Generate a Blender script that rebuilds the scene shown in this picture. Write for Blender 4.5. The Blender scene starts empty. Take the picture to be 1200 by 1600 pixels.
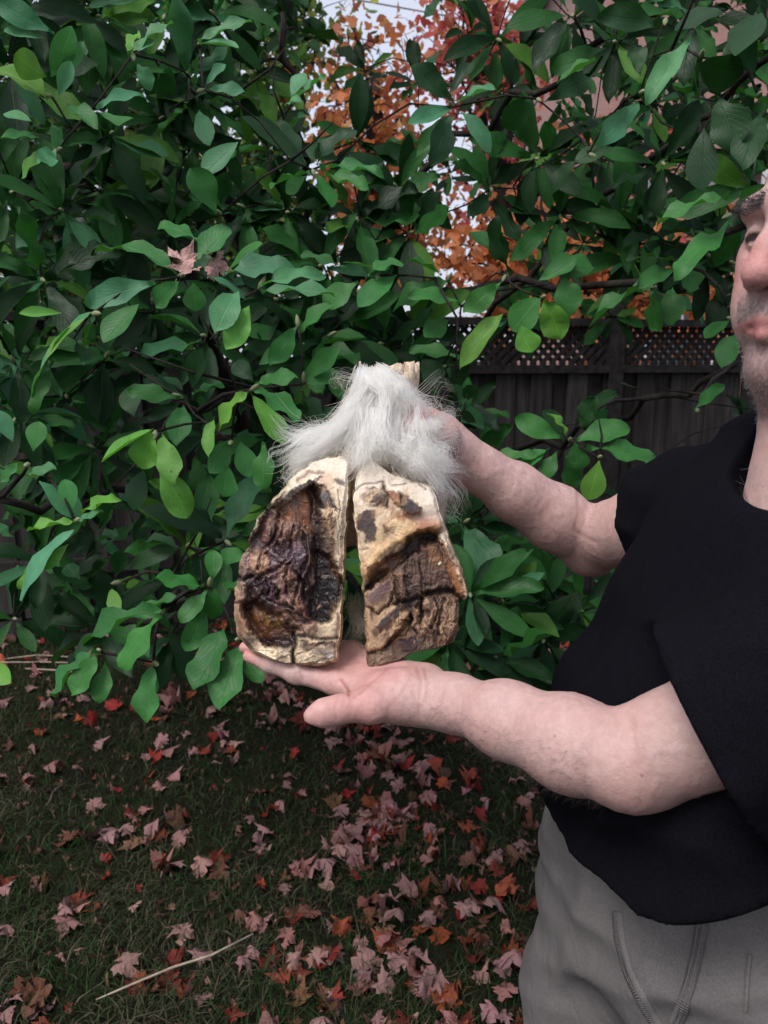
import bpy, math, random
import numpy as np
from mathutils import Vector, Matrix
from mathutils.bvhtree import BVHTree

random.seed(7)
rng = np.random.default_rng(7)
scene = bpy.context.scene
coll = scene.collection

# ------------------------------------------------------------------ camera
CAM_H = 1.58
PITCH = math.radians(11.5)
FPX = 1180.0                                   # focal length in pixels of the 1200x1600 photograph
cam_data = bpy.data.cameras.new("camera")
cam_data.sensor_fit = 'VERTICAL'
cam_data.sensor_height = 36.0
cam_data.sensor_width = 27.0
cam_data.lens = FPX / 1600 * 36.0
cam_data.clip_start = 0.02
cam_data.clip_end = 2000
cam_data.dof.use_dof = True
cam_data.dof.focus_distance = 0.86
cam_data.dof.aperture_fstop = 11
camera = bpy.data.objects.new("camera", cam_data)
camera.location = (0, 0, CAM_H)
camera.rotation_euler = (math.pi / 2 - PITCH, 0, 0)
coll.objects.link(camera)
scene.camera = camera

# ------------------------------------------------------------------ sky, sun, exposure
SUN_EL, SUN_AZ = math.radians(56), math.radians(222)      # high soft light from behind the camera, a little to the left
world = bpy.data.worlds.new("World")
scene.world = world
world.use_nodes = True
wn = world.node_tree.nodes
wl = world.node_tree.links
wn.clear()
sky = wn.new("ShaderNodeTexSky")
sky.sky_type = 'NISHITA'
sky.sun_disc = False
sky.sun_elevation = SUN_EL
sky.sun_rotation = SUN_AZ
sky.air_density = 1.0
sky.dust_density = 6.0
sky.ozone_density = 1.0
wbg = wn.new("ShaderNodeBackground")
wbg.inputs[1].default_value = 0.13
wout = wn.new("ShaderNodeOutputWorld")
# thin overcast evens out the blue
ov = wn.new("ShaderNodeMix"); ov.data_type = 'RGBA'; ov.inputs[0].default_value = 0.65
wl.new(sky.outputs[0], ov.inputs[6]); ov.inputs[7].default_value = (5.0, 5.15, 5.9, 1); wl.new(ov.outputs[2], wbg.inputs[0])
wl.new(wbg.outputs[0], wout.inputs[0])
sun_data = bpy.data.lights.new("sun", 'SUN')
sun_data.energy = 1.5
sun_data.angle = math.radians(24)
sun_data.color = (1.0, 0.97, 0.97)
sun = bpy.data.objects.new("sun", sun_data)
sdir = Vector((math.sin(SUN_AZ) * math.cos(SUN_EL), math.cos(SUN_AZ) * math.cos(SUN_EL), math.sin(SUN_EL)))
sun.rotation_euler = sdir.to_track_quat('Z', 'Y').to_euler()
sun.location = (0, -3, 6)
coll.objects.link(sun)
scene.view_settings.view_transform = 'Standard'
scene.view_settings.look = 'None'
scene.view_settings.gamma = 1.0
scene.view_settings.use_curve_mapping = False
scene.view_settings.exposure = 0.56
scene.render.engine = 'CYCLES'
scene.cycles.use_denoising = True
scene.cycles.max_bounces = 12
scene.cycles.diffuse_bounces = 10
scene.cycles.transmission_bounces = 10
scene.cycles.transparent_max_bounces = 8
scene.cycles.use_adaptive_sampling = True

# ------------------------------------------------------------------ pixel <-> world
CA, SA = math.cos(PITCH), math.sin(PITCH)
FWD = np.array([0, CA, -SA]); RGT = np.array([1.0, 0, 0]); UPV = np.array([0, SA, CA])
CAMP = np.array([0, 0, CAM_H])
def W(px, py, z):
    """pixel of the 1200x1600 photograph at depth z (metres along the lens axis) -> world point"""
    return CAMP + z * (FWD + (px - 600) / FPX * RGT + (800 - py) / FPX * UPV)
def proj(P):
    d = np.asarray(P, float) - CAMP
    z = d @ FWD
    return 600 + FPX * (d @ RGT) / z, 800 - FPX * (d @ UPV) / z, z
def ground_at(px, py, h=0.0):
    d = FWD + (px - 600) / FPX * RGT + (800 - py) / FPX * UPV
    t = (h - CAM_H) / d[2]
    return CAMP + t * d
def nrm(v):
    v = np.asarray(v, float)
    return v / max(1e-9, np.linalg.norm(v))

# ------------------------------------------------------------------ noise
_tab = np.random.default_rng(3).random(1 << 16).astype(np.float32)
def vnoise(P, seed=0):
    P = np.asarray(P, np.float32)
    I = np.floor(P).astype(np.int64); Fr = P - I
    Fr = Fr * Fr * (3 - 2 * Fr)
    def h(dx, dy, dz):
        n = (I[..., 0] + dx) * 73856093 ^ (I[..., 1] + dy) * 19349663 ^ (I[..., 2] + dz) * 83492791 ^ (seed * 2654435761)
        return _tab[n & 0xFFFF]
    fx, fy, fz = Fr[..., 0], Fr[..., 1], Fr[..., 2]
    a = h(0,0,0)*(1-fx)+h(1,0,0)*fx; b = h(0,1,0)*(1-fx)+h(1,1,0)*fx
    c = h(0,0,1)*(1-fx)+h(1,0,1)*fx; d = h(0,1,1)*(1-fx)+h(1,1,1)*fx
    return ((a*(1-fy)+b*fy)*(1-fz) + (c*(1-fy)+d*fy)*fz) * 2 - 1
def fbm(P, oct=4, seed=0, gain=0.5):
    P = np.asarray(P, np.float32); v = 0; a = 1.0; s = 0
    for o in range(oct):
        v = v + a * vnoise(P * (2.03 ** o) + 17.3 * o, seed + o); s += a; a *= gain
    return v / s
def sstep(a, b, x):
    t = np.clip((x - a) / (b - a), 0, 1)
    return t * t * (3 - 2 * t)

# ------------------------------------------------------------------ mesh helpers
def mesh_np(name, V, faces, smooth=True, attrs=None, uv=None):
    """V (n,3); faces: list of integer arrays (m,k), k = 3, 4 or more; attrs {name: (n,3) or (n,)} per vertex"""
    me = bpy.data.meshes.new(name)
    V = np.ascontiguousarray(V, np.float32)
    me.vertices.add(len(V)); me.vertices.foreach_set("co", V.ravel())
    faces = [np.asarray(f, np.int32) for f in faces if len(f)]
    li = np.concatenate([f.ravel() for f in faces])
    ln = np.concatenate([np.full(len(f), f.shape[1], np.int32) for f in faces])
    st = np.concatenate([[0], np.cumsum(ln)[:-1]]).astype(np.int32)
    me.loops.add(len(li)); me.loops.foreach_set("vertex_index", li)
    me.polygons.add(len(ln)); me.polygons.foreach_set("loop_start", st); me.polygons.foreach_set("loop_total", ln)
    me.polygons.foreach_set("use_smooth", np.full(len(ln), smooth, bool))
    me.update(calc_edges=True)
    for k, a in (attrs or {}).items():
        a = np.asarray(a, np.float32)
        if a.ndim == 1:
            at = me.attributes.new(k, 'FLOAT', 'POINT'); at.data.foreach_set("value", a)
        else:
            at = me.attributes.new(k, 'FLOAT_COLOR', 'POINT')
            at.data.foreach_set("color", np.concatenate([a[:, :3], np.ones((len(a), 1), np.float32)], 1).ravel())
    if uv is not None:
        l = me.uv_layers.new(name="UVMap"); l.data.foreach_set("uv", np.asarray(uv, np.float32)[li].ravel())
    return me
def link(name, me, mat=None, parent=None):
    o = bpy.data.objects.new(name, me); coll.objects.link(o)
    if mat is not None and not len(me.materials): me.materials.append(mat)
    if parent is not None: o.parent = parent
    return o
def empty(name, loc=(0, 0, 0)):
    o = bpy.data.objects.new(name, None); o.empty_display_size = 0.1; o.location = loc; coll.objects.link(o)
    return o
def part(name, me, mat, parent):
    """a part whose mesh is in world coordinates, under a thing that stands at parent.location"""
    o = link(name, me, mat, parent)
    o.matrix_parent_inverse = Matrix.Translation(-Vector(parent.location))
    return o
def tag(o, label, cat=None, group=None, kind=None):
    o["label"] = label
    if cat: o["category"] = cat
    if group: o["group"] = group
    if kind: o["kind"] = kind
    return o

class Bag:
    """collects geometry into one mesh"""
    def __init__(s): s.V = []; s.F = {}; s.n = 0; s.A = []
    def add(s, V, faces, col=None):
        V = np.asarray(V, float)
        for f in faces:
            f = np.asarray(f, np.int64)
            if len(f): s.F.setdefault(f.shape[1], []).append(f + s.n)
        s.V.append(V); s.n += len(V)
        if col is not None:
            c = np.asarray(col, float)
            s.A.append(np.broadcast_to(c, (len(V), 3)) if c.ndim == 1 else c)
    def mesh(s, name, smooth=True):
        return mesh_np(name, np.concatenate(s.V), [np.concatenate(v) for v in s.F.values()], smooth,
                       {"Col": np.concatenate(s.A)} if s.A else None)

def tube(P, R, sides=6, cap=True):
    P = np.asarray(P, float); n = len(P); R = np.broadcast_to(np.asarray(R, float), (n,))
    T = np.gradient(P, axis=0); T /= np.maximum(1e-9, np.linalg.norm(T, axis=1))[:, None]
    ref = np.array([0.31, 0.17, 0.93])
    if abs(T[0] @ ref) > 0.9: ref = np.array([1.0, 0.1, 0])
    A = np.cross(T, ref); A /= np.maximum(1e-9, np.linalg.norm(A, axis=1))[:, None]
    B = np.cross(T, A)
    th = np.arange(sides) / sides * 2 * np.pi
    V = P[:, None] + R[:, None, None] * (A[:, None] * np.cos(th)[None, :, None] + B[:, None] * np.sin(th)[None, :, None])
    V = V.reshape(-1, 3)
    i = np.arange(n - 1)[:, None] * sides; j = np.arange(sides)[None]; j2 = (j + 1) % sides
    Q = np.stack([i + j, i + j2, i + sides + j2, i + sides + j], -1).reshape(-1, 4)
    fs = [Q]
    if cap: fs.append(np.array([list(range(sides))[::-1], [(n - 1) * sides + k for k in range(sides)]]))
    return V, fs
def strands(S, R0, R1=0.0):
    """S (m,n,3) polylines -> thin three-sided prisms, tapering"""
    m, n, _ = S.shape
    T = np.gradient(S, axis=1); T /= np.maximum(1e-9, np.linalg.norm(T, axis=2))[..., None]
    ref = np.array([0.3, 0.9, 0.2]); A = np.cross(T, ref); A /= np.maximum(1e-9, np.linalg.norm(A, axis=2))[..., None]
    B = np.cross(T, A)
    R0 = np.broadcast_to(np.asarray(R0, float), (m,))
    rr = R0[:, None] * (1 - np.linspace(0, 1, n)[None] ** 2 * (1 - R1))
    th = np.arange(3) / 3 * 2 * np.pi
    V = S[:, :, None] + rr[:, :, None, None] * (A[:, :, None] * np.cos(th)[None, None, :, None] + B[:, :, None] * np.sin(th)[None, None, :, None])
    base = (np.arange(m) * n * 3)[:, None, None] + (np.arange(n - 1) * 3)[None, :, None]
    j = np.arange(3)[None, None]; j2 = (j + 1) % 3
    Q = np.stack([base + j, base + j2, base + 3 + j2, base + 3 + j], -1).reshape(-1, 4)
    return V.reshape(-1, 3), Q
def box(c, s, ax=None):
    """box of size s centred at c; ax rows = local axes"""
    ax = np.eye(3) if ax is None else np.asarray(ax, float)
    k = np.array([[x, y, z] for x in (-.5, .5) for y in (-.5, .5) for z in (-.5, .5)])
    V = np.asarray(c, float) + (k * np.asarray(s, float)) @ ax
    return V, [np.array([[0,1,3,2],[4,6,7,5],[0,4,5,1],[2,3,7,6],[0,2,6,4],[1,5,7,3]])]
def rotz(a):
    c, s = math.cos(a), math.sin(a); return np.array([[c, s, 0], [-s, c, 0], [0, 0, 1.0]])

# ------------------------------------------------------------------ signed distance modelling
class Field:
    def __init__(s, lo, hi, h):
        s.lo = np.asarray(lo, float); s.h = h
        s.n = np.ceil((np.asarray(hi, float) - s.lo) / h).astype(int) + 1
        s.D = np.full(s.n, 0.06, np.float32)
        s.ax = [(s.lo[i] + h * np.arange(s.n[i])).astype(np.float32) for i in range(3)]
    def sl(s, lo, hi):
        a = np.clip(np.floor((np.asarray(lo) - s.lo) / s.h).astype(int), 0, s.n - 1)
        b = np.clip(np.ceil((np.asarray(hi) - s.lo) / s.h).astype(int) + 1, 1, s.n)
        S = tuple(slice(a[i], b[i]) for i in range(3))
        return S, s.ax[0][S[0]][:, None, None], s.ax[1][S[1]][None, :, None], s.ax[2][S[2]][None, None, :]
    def put(s, S, d, k, sub=False):
        D = s.D[S]
        if sub:
            h = np.clip(0.5 - 0.5 * (D + d) / k, 0, 1); s.D[S] = D * (1 - h) - d * h + k * h * (1 - h)
        else:
            h = np.clip(0.5 + 0.5 * (D - d) / k, 0, 1); s.D[S] = D * (1 - h) + d * h - k * h * (1 - h)
    def cone(s, a, b, r1, r2, k=0.01, sub=False):
        a = np.asarray(a, float); b = np.asarray(b, float); m = max(r1, r2) + 0.05
        S, X, Y, Z = s.sl(np.minimum(a, b) - m, np.maximum(a, b) + m)
        s.put(S, sd_cone(X, Y, Z, a, b, r1, r2), k, sub)
    def chain(s, pts, rad, k=0.01, ki=0.004, sub=False):
        """a limb: its segments are joined first, then blended in with k"""
        pts = [np.asarray(p, float) for p in pts]; m = max(rad) + 0.05
        S, X, Y, Z = s.sl(np.min(pts, 0) - m, np.max(pts, 0) + m)
        d = None
        for i in range(len(pts) - 1):
            e = sd_cone(X, Y, Z, pts[i], pts[i + 1], rad[i], rad[i + 1])
            if d is None: d = e
            else:
                h = np.clip(0.5 + 0.5 * (d - e) / ki, 0, 1); d = d * (1 - h) + e * h - ki * h * (1 - h)
        s.put(S, d, k, sub)
    def ell(s, c, r, ax=None, k=0.01, sub=False):
        c = np.asarray(c, float); r = np.asarray(r, float); ax = np.eye(3) if ax is None else np.asarray(ax, float)
        m = max(r) + 0.05
        S, X, Y, Z = s.sl(c - m, c + m)
        s.put(S, sd_ell(X, Y, Z, c, r, ax), k, sub)
    def plane_cut(s, p, n, lo=None, hi=None):
        """remove everything on the side n points to (inside a box)"""
        lo = s.lo if lo is None else lo; hi = s.lo + s.h * s.n if hi is None else hi
        S, X, Y, Z = s.sl(lo, hi); n = nrm(n)
        d = (X - p[0]) * n[0] + (Y - p[1]) * n[1] + (Z - p[2]) * n[2]
        s.D[S] = np.maximum(s.D[S], d.astype(np.float32))
    def mesh(s):
        D = s.D; sg = D < 0; nx, ny, nz = D.shape
        cnt = np.zeros((nx - 1, ny - 1, nz - 1), np.uint8)
        for i in (0, 1):
            for j in (0, 1):
                for k in (0, 1): cnt += sg[i:nx - 1 + i, j:ny - 1 + j, k:nz - 1 + k]
        act = (cnt > 0) & (cnt < 8)
        I = np.argwhere(act); idx = np.full(act.shape, -1, np.int32); idx[act] = np.arange(len(I))
        co = [(i, j, k) for i in (0, 1) for j in (0, 1) for k in (0, 1)]
        val = {c: D[I[:, 0] + c[0], I[:, 1] + c[1], I[:, 2] + c[2]] for c in co}
        acc = np.zeros((len(I), 3)); w = np.zeros(len(I))
        for a in co:
            for t in range(3):
                if a[t] == 0:
                    b = list(a); b[t] = 1; b = tuple(b)
                    m = (val[a] < 0) != (val[b] < 0)
                    tt = val[a][m] / (val[a][m] - val[b][m])
                    p = np.tile(np.array(a, float), (m.sum(), 1)); p[:, t] += tt
                    acc[m] += p; w[m] += 1
        V = s.lo + s.h * (I + acc / w[:, None])
        quads = []
        for t in range(3):
            u, v = (t + 1) % 3, (t + 2) % 3
            s0 = [slice(None)] * 3; s1 = [slice(None)] * 3
            s0[t] = slice(0, -1); s1[t] = slice(1, None)
            ch = sg[tuple(s0)] != sg[tuple(s1)]
            E = np.argwhere(ch)
            E = E[(E[:, u] > 0) & (E[:, v] > 0) & (E[:, u] < D.shape[u] - 1) & (E[:, v] < D.shape[v] - 1)]
            def cid(du, dv):
                q = E.copy(); q[:, u] += du; q[:, v] += dv
                return idx[q[:, 0], q[:, 1], q[:, 2]]
            q = np.stack([cid(-1, -1), cid(0, -1), cid(0, 0), cid(-1, 0)], 1)
            flip = ~sg[E[:, 0], E[:, 1], E[:, 2]]
            q[flip] = q[flip][:, ::-1]
            quads.append(q)
        return V, np.concatenate(quads)
def sd_cone(X, Y, Z, a, b, r1, r2):
    ba = b - a; l2 = float(ba @ ba); rr = r1 - r2
    a2 = max(1e-12, l2 - rr * rr); il2 = 1.0 / max(1e-12, l2)
    PX, PY, PZ = X - a[0], Y - a[1], Z - a[2]
    y = PX * ba[0] + PY * ba[1] + PZ * ba[2]
    z = y - l2
    x2 = (PX * l2 - ba[0] * y) ** 2 + (PY * l2 - ba[1] * y) ** 2 + (PZ * l2 - ba[2] * y) ** 2
    y2 = y * y * l2; z2 = z * z * l2
    k = np.sign(rr) * rr * rr * x2
    c1 = np.sign(z) * a2 * z2 > k
    c2 = np.sign(y) * a2 * y2 < k
    d = (np.sqrt(x2 * a2 * il2) + y * rr) * il2 - r1
    d = np.where(c2, np.sqrt(x2 + y2) * il2 - r1, d)
    d = np.where(c1, np.sqrt(x2 + z2) * il2 - r2, d)
    return d.astype(np.float32)
def sd_ell(X, Y, Z, c, r, ax):
    PX, PY, PZ = X - c[0], Y - c[1], Z - c[2]
    q = [PX * ax[i][0] + PY * ax[i][1] + PZ * ax[i][2] for i in range(3)]
    k0 = np.sqrt(sum((q[i] / r[i]) ** 2 for i in range(3)))
    k1 = np.sqrt(sum((q[i] / (r[i] ** 2)) ** 2 for i in range(3)))
    return (k0 * (k0 - 1) / np.maximum(k1, 1e-6)).astype(np.float32)
def laplace(V, Q, it=2, lam=0.5):
    for _ in range(it):
        acc = np.zeros_like(V); w = np.zeros(len(V))
        for a, b in ((0, 1), (1, 2), (2, 3), (3, 0)):
            for p, q in ((a, b), (b, a)):
                for c in range(3): acc[:, c] += np.bincount(Q[:, p], V[Q[:, q], c], len(V))
                w += np.bincount(Q[:, p], minlength=len(V))
        V = V + lam * (acc / np.maximum(w, 1)[:, None] - V)
    return V
def vnormals(V, Q):
    n = np.cross(V[Q[:, 2]] - V[Q[:, 0]], V[Q[:, 3 % Q.shape[1]]] - V[Q[:, 1]])
    N = np.zeros_like(V)
    for c in range(3):
        for k in range(Q.shape[1]): N[:, c] += np.bincount(Q[:, k], n[:, c], len(V))
    return N / np.maximum(1e-12, np.linalg.norm(N, axis=1))[:, None]

# ------------------------------------------------------------------ materials
def srgb(r, g, b):
    f = lambda c: (c / 255 / 12.92) if c <= 10 else ((c / 255 + 0.055) / 1.055) ** 2.4
    return np.array([f(r), f(g), f(b)])
class Mat:
    def __init__(s, name):
        s.m = bpy.data.materials.new(name); s.m.use_nodes = True
        s.N = s.m.node_tree.nodes; s.L = s.m.node_tree.links
        s.b = s.N["Principled BSDF"]; s.out = s.N["Material Output"]
    def n(s, t, **kw):
        q = s.N.new("ShaderNode" + t)
        for k, v in kw.items():
            if k in q.inputs: q.inputs[k].default_value = v
            else: setattr(q, k, v)
        return q
    def l(s, a, b): s.L.new(a, b)
    def set(s, **kw):
        for k, v in kw.items():
            k = k.replace("_", " ")
            s.b.inputs[k].default_value = (*v, 1) if (hasattr(v, "__len__") and len(v) == 3 and k in ("Base Color", "Sheen Tint", "Specular Tint")) else v
        return s
    def coords(s, kind="Object", scale=(1, 1, 1)):
        tc = s.n("TexCoord"); mp = s.n("Mapping"); mp.inputs["Scale"].default_value = scale
        s.l(tc.outputs[kind], mp.inputs[0]); return mp.outputs[0]
    def pos(s, scale=(1, 1, 1)):
        g = s.n("NewGeometry"); mp = s.n("Mapping"); mp.inputs["Scale"].default_value = scale
        s.l(g.outputs["Position"], mp.inputs[0]); return mp.outputs[0]
    def noise(s, vec, scale, detail=4, rough=0.55, dist=0.0):
        t = s.n("TexNoise"); t.inputs["Scale"].default_value = scale; t.inputs["Detail"].default_value = detail
        t.inputs["Roughness"].default_value = rough; t.inputs["Distortion"].default_value = dist
        s.l(vec, t.inputs["Vector"]); return t.outputs["Fac"]
    def ramp(s, fac, stops):
        r = s.n("ValToRGB"); e = r.color_ramp.elements
        while len(e) < len(stops): e.new(0.5)
        for q, (p, c) in zip(e, stops):
            q.position = p; q.color = (*c, 1) if hasattr(c, "__len__") else (c, c, c, 1)
        s.l(fac, r.inputs[0]); return r.outputs[0]
    def mix(s, fac, a, b, mode='MIX'):
        q = s.n("Mix", data_type='RGBA', blend_type=mode)
        for v, i in ((fac, 0), (a, 6), (b, 7)):
            if hasattr(v, "is_linked"): s.l(v, q.inputs[i])
            else: q.inputs[i].default_value = v if i == 0 else (*v, 1)
        return q.outputs[2]
    def attr(s, name):
        q = s.n("Attribute"); q.attribute_name = name; return q
    def bump(s, h, strength, dist, prev=None):
        q = s.n("Bump"); q.inputs["Strength"].default_value = strength; q.inputs["Distance"].default_value = dist
        s.l(h, q.inputs["Height"])
        if prev is not None: s.l(prev, q.inputs["Normal"])
        s.l(q.outputs[0], s.b.inputs["Normal"]); return q.outputs[0]

# ================================================================== GROUND
m = Mat("soil_and_thatch")
p = m.pos()
c1 = m.ramp(m.noise(p, 3.0, 6, 0.6), [(0.3, (0.012, 0.010, 0.008)), (0.55, (0.014, 0.018, 0.008)), (0.75, (0.032, 0.026, 0.018))])
c2 = m.ramp(m.noise(p, 60, 5, 0.7), [(0.35, (0.008, 0.008, 0.006)), (0.6, (0.03, 0.026, 0.018)), (0.8, (0.08, 0.066, 0.05))])
m.l(m.mix(0.45, c1, c2), m.b.inputs["Base Color"]); m.set(Roughness=0.95, Specular_IOR_Level=0.04)
m.bump(m.noise(p, 90, 5, 0.7), 0.7, 0.02)
MAT_SOIL = m.m
def ground_h(x, y):
    P = np.stack([np.asarray(x, float), np.asarray(y, float), np.zeros_like(np.asarray(x, float))], -1)
    return 0.02 * fbm(P * 1.3, 3, 5) + 0.008 * fbm(P * 7, 2, 9)
gx = np.concatenate([[-400, -120, -40, -15], np.linspace(-6, 6, 121), [15, 40, 120, 400]])
gy = np.concatenate([[-300, -80, -20, -6], np.linspace(-1.5, 7, 100), [12, 30, 90, 400]])
GX, GY = np.meshgrid(gx, gy, indexing='ij')
gz = ground_h(GX, GY) * (np.abs(GX) < 8) * (np.abs(GY) < 9)
gi = np.arange(GX.size).reshape(GX.shape)
gq = np.stack([gi[:-1, :-1], gi[1:, :-1], gi[1:, 1:], gi[:-1, 1:]], -1).reshape(-1, 4)
ground = link("ground", mesh_np("ground", np.stack([GX, GY, gz], -1).reshape(-1, 3), [gq]), MAT_SOIL)
ground["kind"] = "structure"; ground["label"] = "dark lawn soil running back under the fence"

# ------------------------------------------------------------------ grass
m = Mat("lawn_grass")
a = m.attr("Col"); m.l(a.outputs["Color"], m.b.inputs["Base Color"]); m.set(Roughness=0.7, Specular_IOR_Level=0.08)
MAT_GRASS = m.m
NB = 120000
u = rng.random(NB)
gyy = 1.15 + 3.6 * u ** 1.25
gxx = (rng.random(NB) * 2 - 1) * (0.75 + 0.56 * gyy)
pat = fbm(np.stack([gxx, gyy, 0 * gxx], -1) * 1.6, 4, 21)
pat2 = fbm(np.stack([gxx, gyy, 0 * gxx], -1) * 5, 3, 27)
keep = rng.random(NB) < np.clip(0.75 + 0.7 * pat + 0.5 * pat2, 0.12, 1)
gxx, gyy, pat, pat2 = gxx[keep], gyy[keep], pat[keep], pat2[keep]
n = len(gxx)
hgt = (0.022 + 0.03 * rng.random(n) ** 1.5) * (1 + 0.35 * pat)
long_ = rng.random(n) < 0.02; hgt[long_] *= 2.2
lean = rng.normal(0, 0.8, (n, 2)) + 0.5 * np.stack([pat2, pat], -1)
wd = 0.0009 + 0.0013 * rng.random(n)
base = np.stack([gxx, gyy, ground_h(gxx, gyy) - 0.004], -1)
ang = rng.random(n) * 6.283
sd = np.stack([np.cos(ang), np.sin(ang), 0 * ang], -1) * wd[:, None]
mid = base + np.concatenate([lean * 0.35 * hgt[:, None], (hgt * 0.62)[:, None]], 1)
tip = base + np.concatenate([lean * 1.15 * hgt[:, None], (hgt * 0.95 / np.sqrt(1 + 0.4 * (lean ** 2).sum(1)))[:, None]], 1)
GV = np.stack([base - sd, base + sd, mid + sd * 0.8, mid - sd * 0.8, tip], 1).reshape(-1, 3)
o5 = np.arange(n)[:, None] * 5
dry = np.clip(0.36 + 0.45 * pat2 + 0.3 * rng.normal(0, 1, n), 0, 1)[:, None] ** 1.6
gc = (1 - dry) * np.array([0.011, 0.036, 0.008]) * (0.6 + 0.8 * rng.random((n, 1))) + dry * np.array([0.105, 0.086, 0.062]) * (0.5 + 0.7 * rng.random((n, 1)))
grass = link("grass", mesh_np("grass", GV, [o5 + np.array([[0, 1, 2, 3]]), o5 + np.array([[3, 2, 4]])], True, {"Col": np.repeat(gc, 5, 0)}), MAT_GRASS)
tag(grass, "short dull lawn grass mixed with dry straw between the fallen leaves", "grass", kind="stuff")

# ------------------------------------------------------------------ fallen maple leaves
m = Mat("fallen_maple_leaf")
oi = m.n("ObjectInfo"); p = m.coords("Object")
bl = m.noise(p, 3.5, 4, 0.6)
base = m.mix(m.ramp(bl, [(0.35, 0.0), (0.7, 0.55)]), oi.outputs["Color"], (0.12, 0.045, 0.025))
ge = m.n("NewGeometry")
under = m.mix(0.62, oi.outputs["Color"], (0.27, 0.16, 0.155))
m.l(m.mix(ge.outputs["Backfacing"], base, under), m.b.inputs["Base Color"])
m.set(Roughness=0.6, Specular_IOR_Level=0.15)
m.bump(m.noise(p, 9, 3), 0.35, 0.06)
MAT_FALL = m.m
m = Mat("fallen_maple_leaf_mass")
a = m.attr("Col"); ge = m.n("NewGeometry")
m.l(m.mix(ge.outputs["Backfacing"], a.outputs["Color"], m.mix(0.6, a.outputs["Color"], (0.27, 0.16, 0.155))), m.b.inputs["Base Color"])
m.set(Roughness=0.6, Specular_IOR_Level=0.12)
MAT_FALLM = m.m

def maple_outline():
    # half outline of a three to five lobed red-maple leaf, unit length
    half = [(0.0, 0.02), (0.14, -0.03), (0.30, 0.00), (0.26, 0.12), (0.50, 0.22), (0.43, 0.32), (0.55, 0.50), (0.40, 0.50), (0.33, 0.62), (0.20, 0.55), (0.24, 0.74), (0.10, 0.78), (0.0, 1.0)]
    L = half + [(-x, y) for x, y in half[-2:0:-1]]
    return np.array(L)
def maple_mesh(seed, crumple):
    r = np.random.default_rng(seed)
    O = maple_outline(); O = O * np.array([r.uniform(.75, 1.1), 1]) + r.normal(0, 0.042, O.shape)
    inner = O * 0.5 + np.array([0, 0.18]); c = np.array([[0.0, 0.35]])
    P2 = np.concatenate([O, inner, c]); n = len(O)
    x, y = P2[:, 0], P2[:, 1]
    axis = r.random() * 3.14; t = x * math.cos(axis) + (y - 0.4) * math.sin(axis)
    z = crumple * (0.9 * t * t * r.choice([-1, 1, 1]) + 0.16 * vnoise(np.stack([x * 3.1, y * 3.1, 0 * x + seed], -1)) + 0.25 * np.abs(x) * r.uniform(-.4, 1))
    V = np.stack([x, y - 0.4, z], 1)
    st = [np.array([0, 0.0, 0]), np.array([0.01, -0.25, 0.0])]
    i = np.arange(n); j = (i + 1) % n
    Q = np.stack([i, j, n + j, n + i], 1); T = np.stack([n + i, n + j, np.full(n, 2 * n)], 1)
    # petiole
    S = np.array([[0, -0.38, 0.0], [0.02, -0.6, 0.02 + 0.1 * crumple], [0.05, -0.82, 0.05]]) + r.normal(0, 0.02, (3, 3))
    tv, tf = tube(S, [0.012, 0.010, 0.012], 3, False)
    return np.concatenate([V, tv]), [Q, T, tf[0] + len(V)]
VARS = [maple_mesh(100 + k, c) for k, c in enumerate((0.7, 1.3, 1.9, 2.6, 3.2, 1.6))]
fall_meshes = []
for k, (v, f) in enumerate(VARS):
    me = mesh_np("fallen_maple_leaf", v, f, True); me.materials.append(MAT_FALL); fall_meshes.append(me)
PALETTE = [  # colour of the upper face, chance, flipped chance, label
    ((0.20, 0.022, 0.020), 0.20, 0.15, "deep red", "dark red maple leaf fallen on the grass"),
    ((0.26, 0.055, 0.028), 0.18, 0.25, "orange", "orange red maple leaf fallen on the grass"),
    ((0.13, 0.060, 0.042), 0.27, 0.3, "brown", "dull brown maple leaf fallen on the grass"),
    ((0.28, 0.13, 0.12), 0.35, 0.9, "pink", "pale pink maple leaf lying underside up on the grass"),
]
def leaf_density(x, y):
    px, py, _ = proj(np.array([x, y, 0.0]))
    d = 0.42
    if 380 < px < 860: d += 0.22
    if px > 520 and 1200 < py < 1560: d += 0.12
    if px < 200: d -= 0.1
    if py < 1130: d += 0.2
    return d
cand = []
while len(cand) < 1900:
    y = 1.25 + 3.5 * random.random() ** 1.15; x = (random.random() * 2 - 1) * (0.7 + 0.6 * y)
    if cand and random.random() < 0.42:                       # leaves gather in drifts
        q = random.choice(cand); x = q[0] + random.gauss(0, .07); y = q[1] + random.gauss(0, .07)
    if random.random() < leaf_density(x, y): cand.append((x, y))
def in_view(P, m=30):
    px, py, z = proj(P); return z > 0.1 and -m < px < 1200 + m and -m < py < 1600 + m
recs = []
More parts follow.
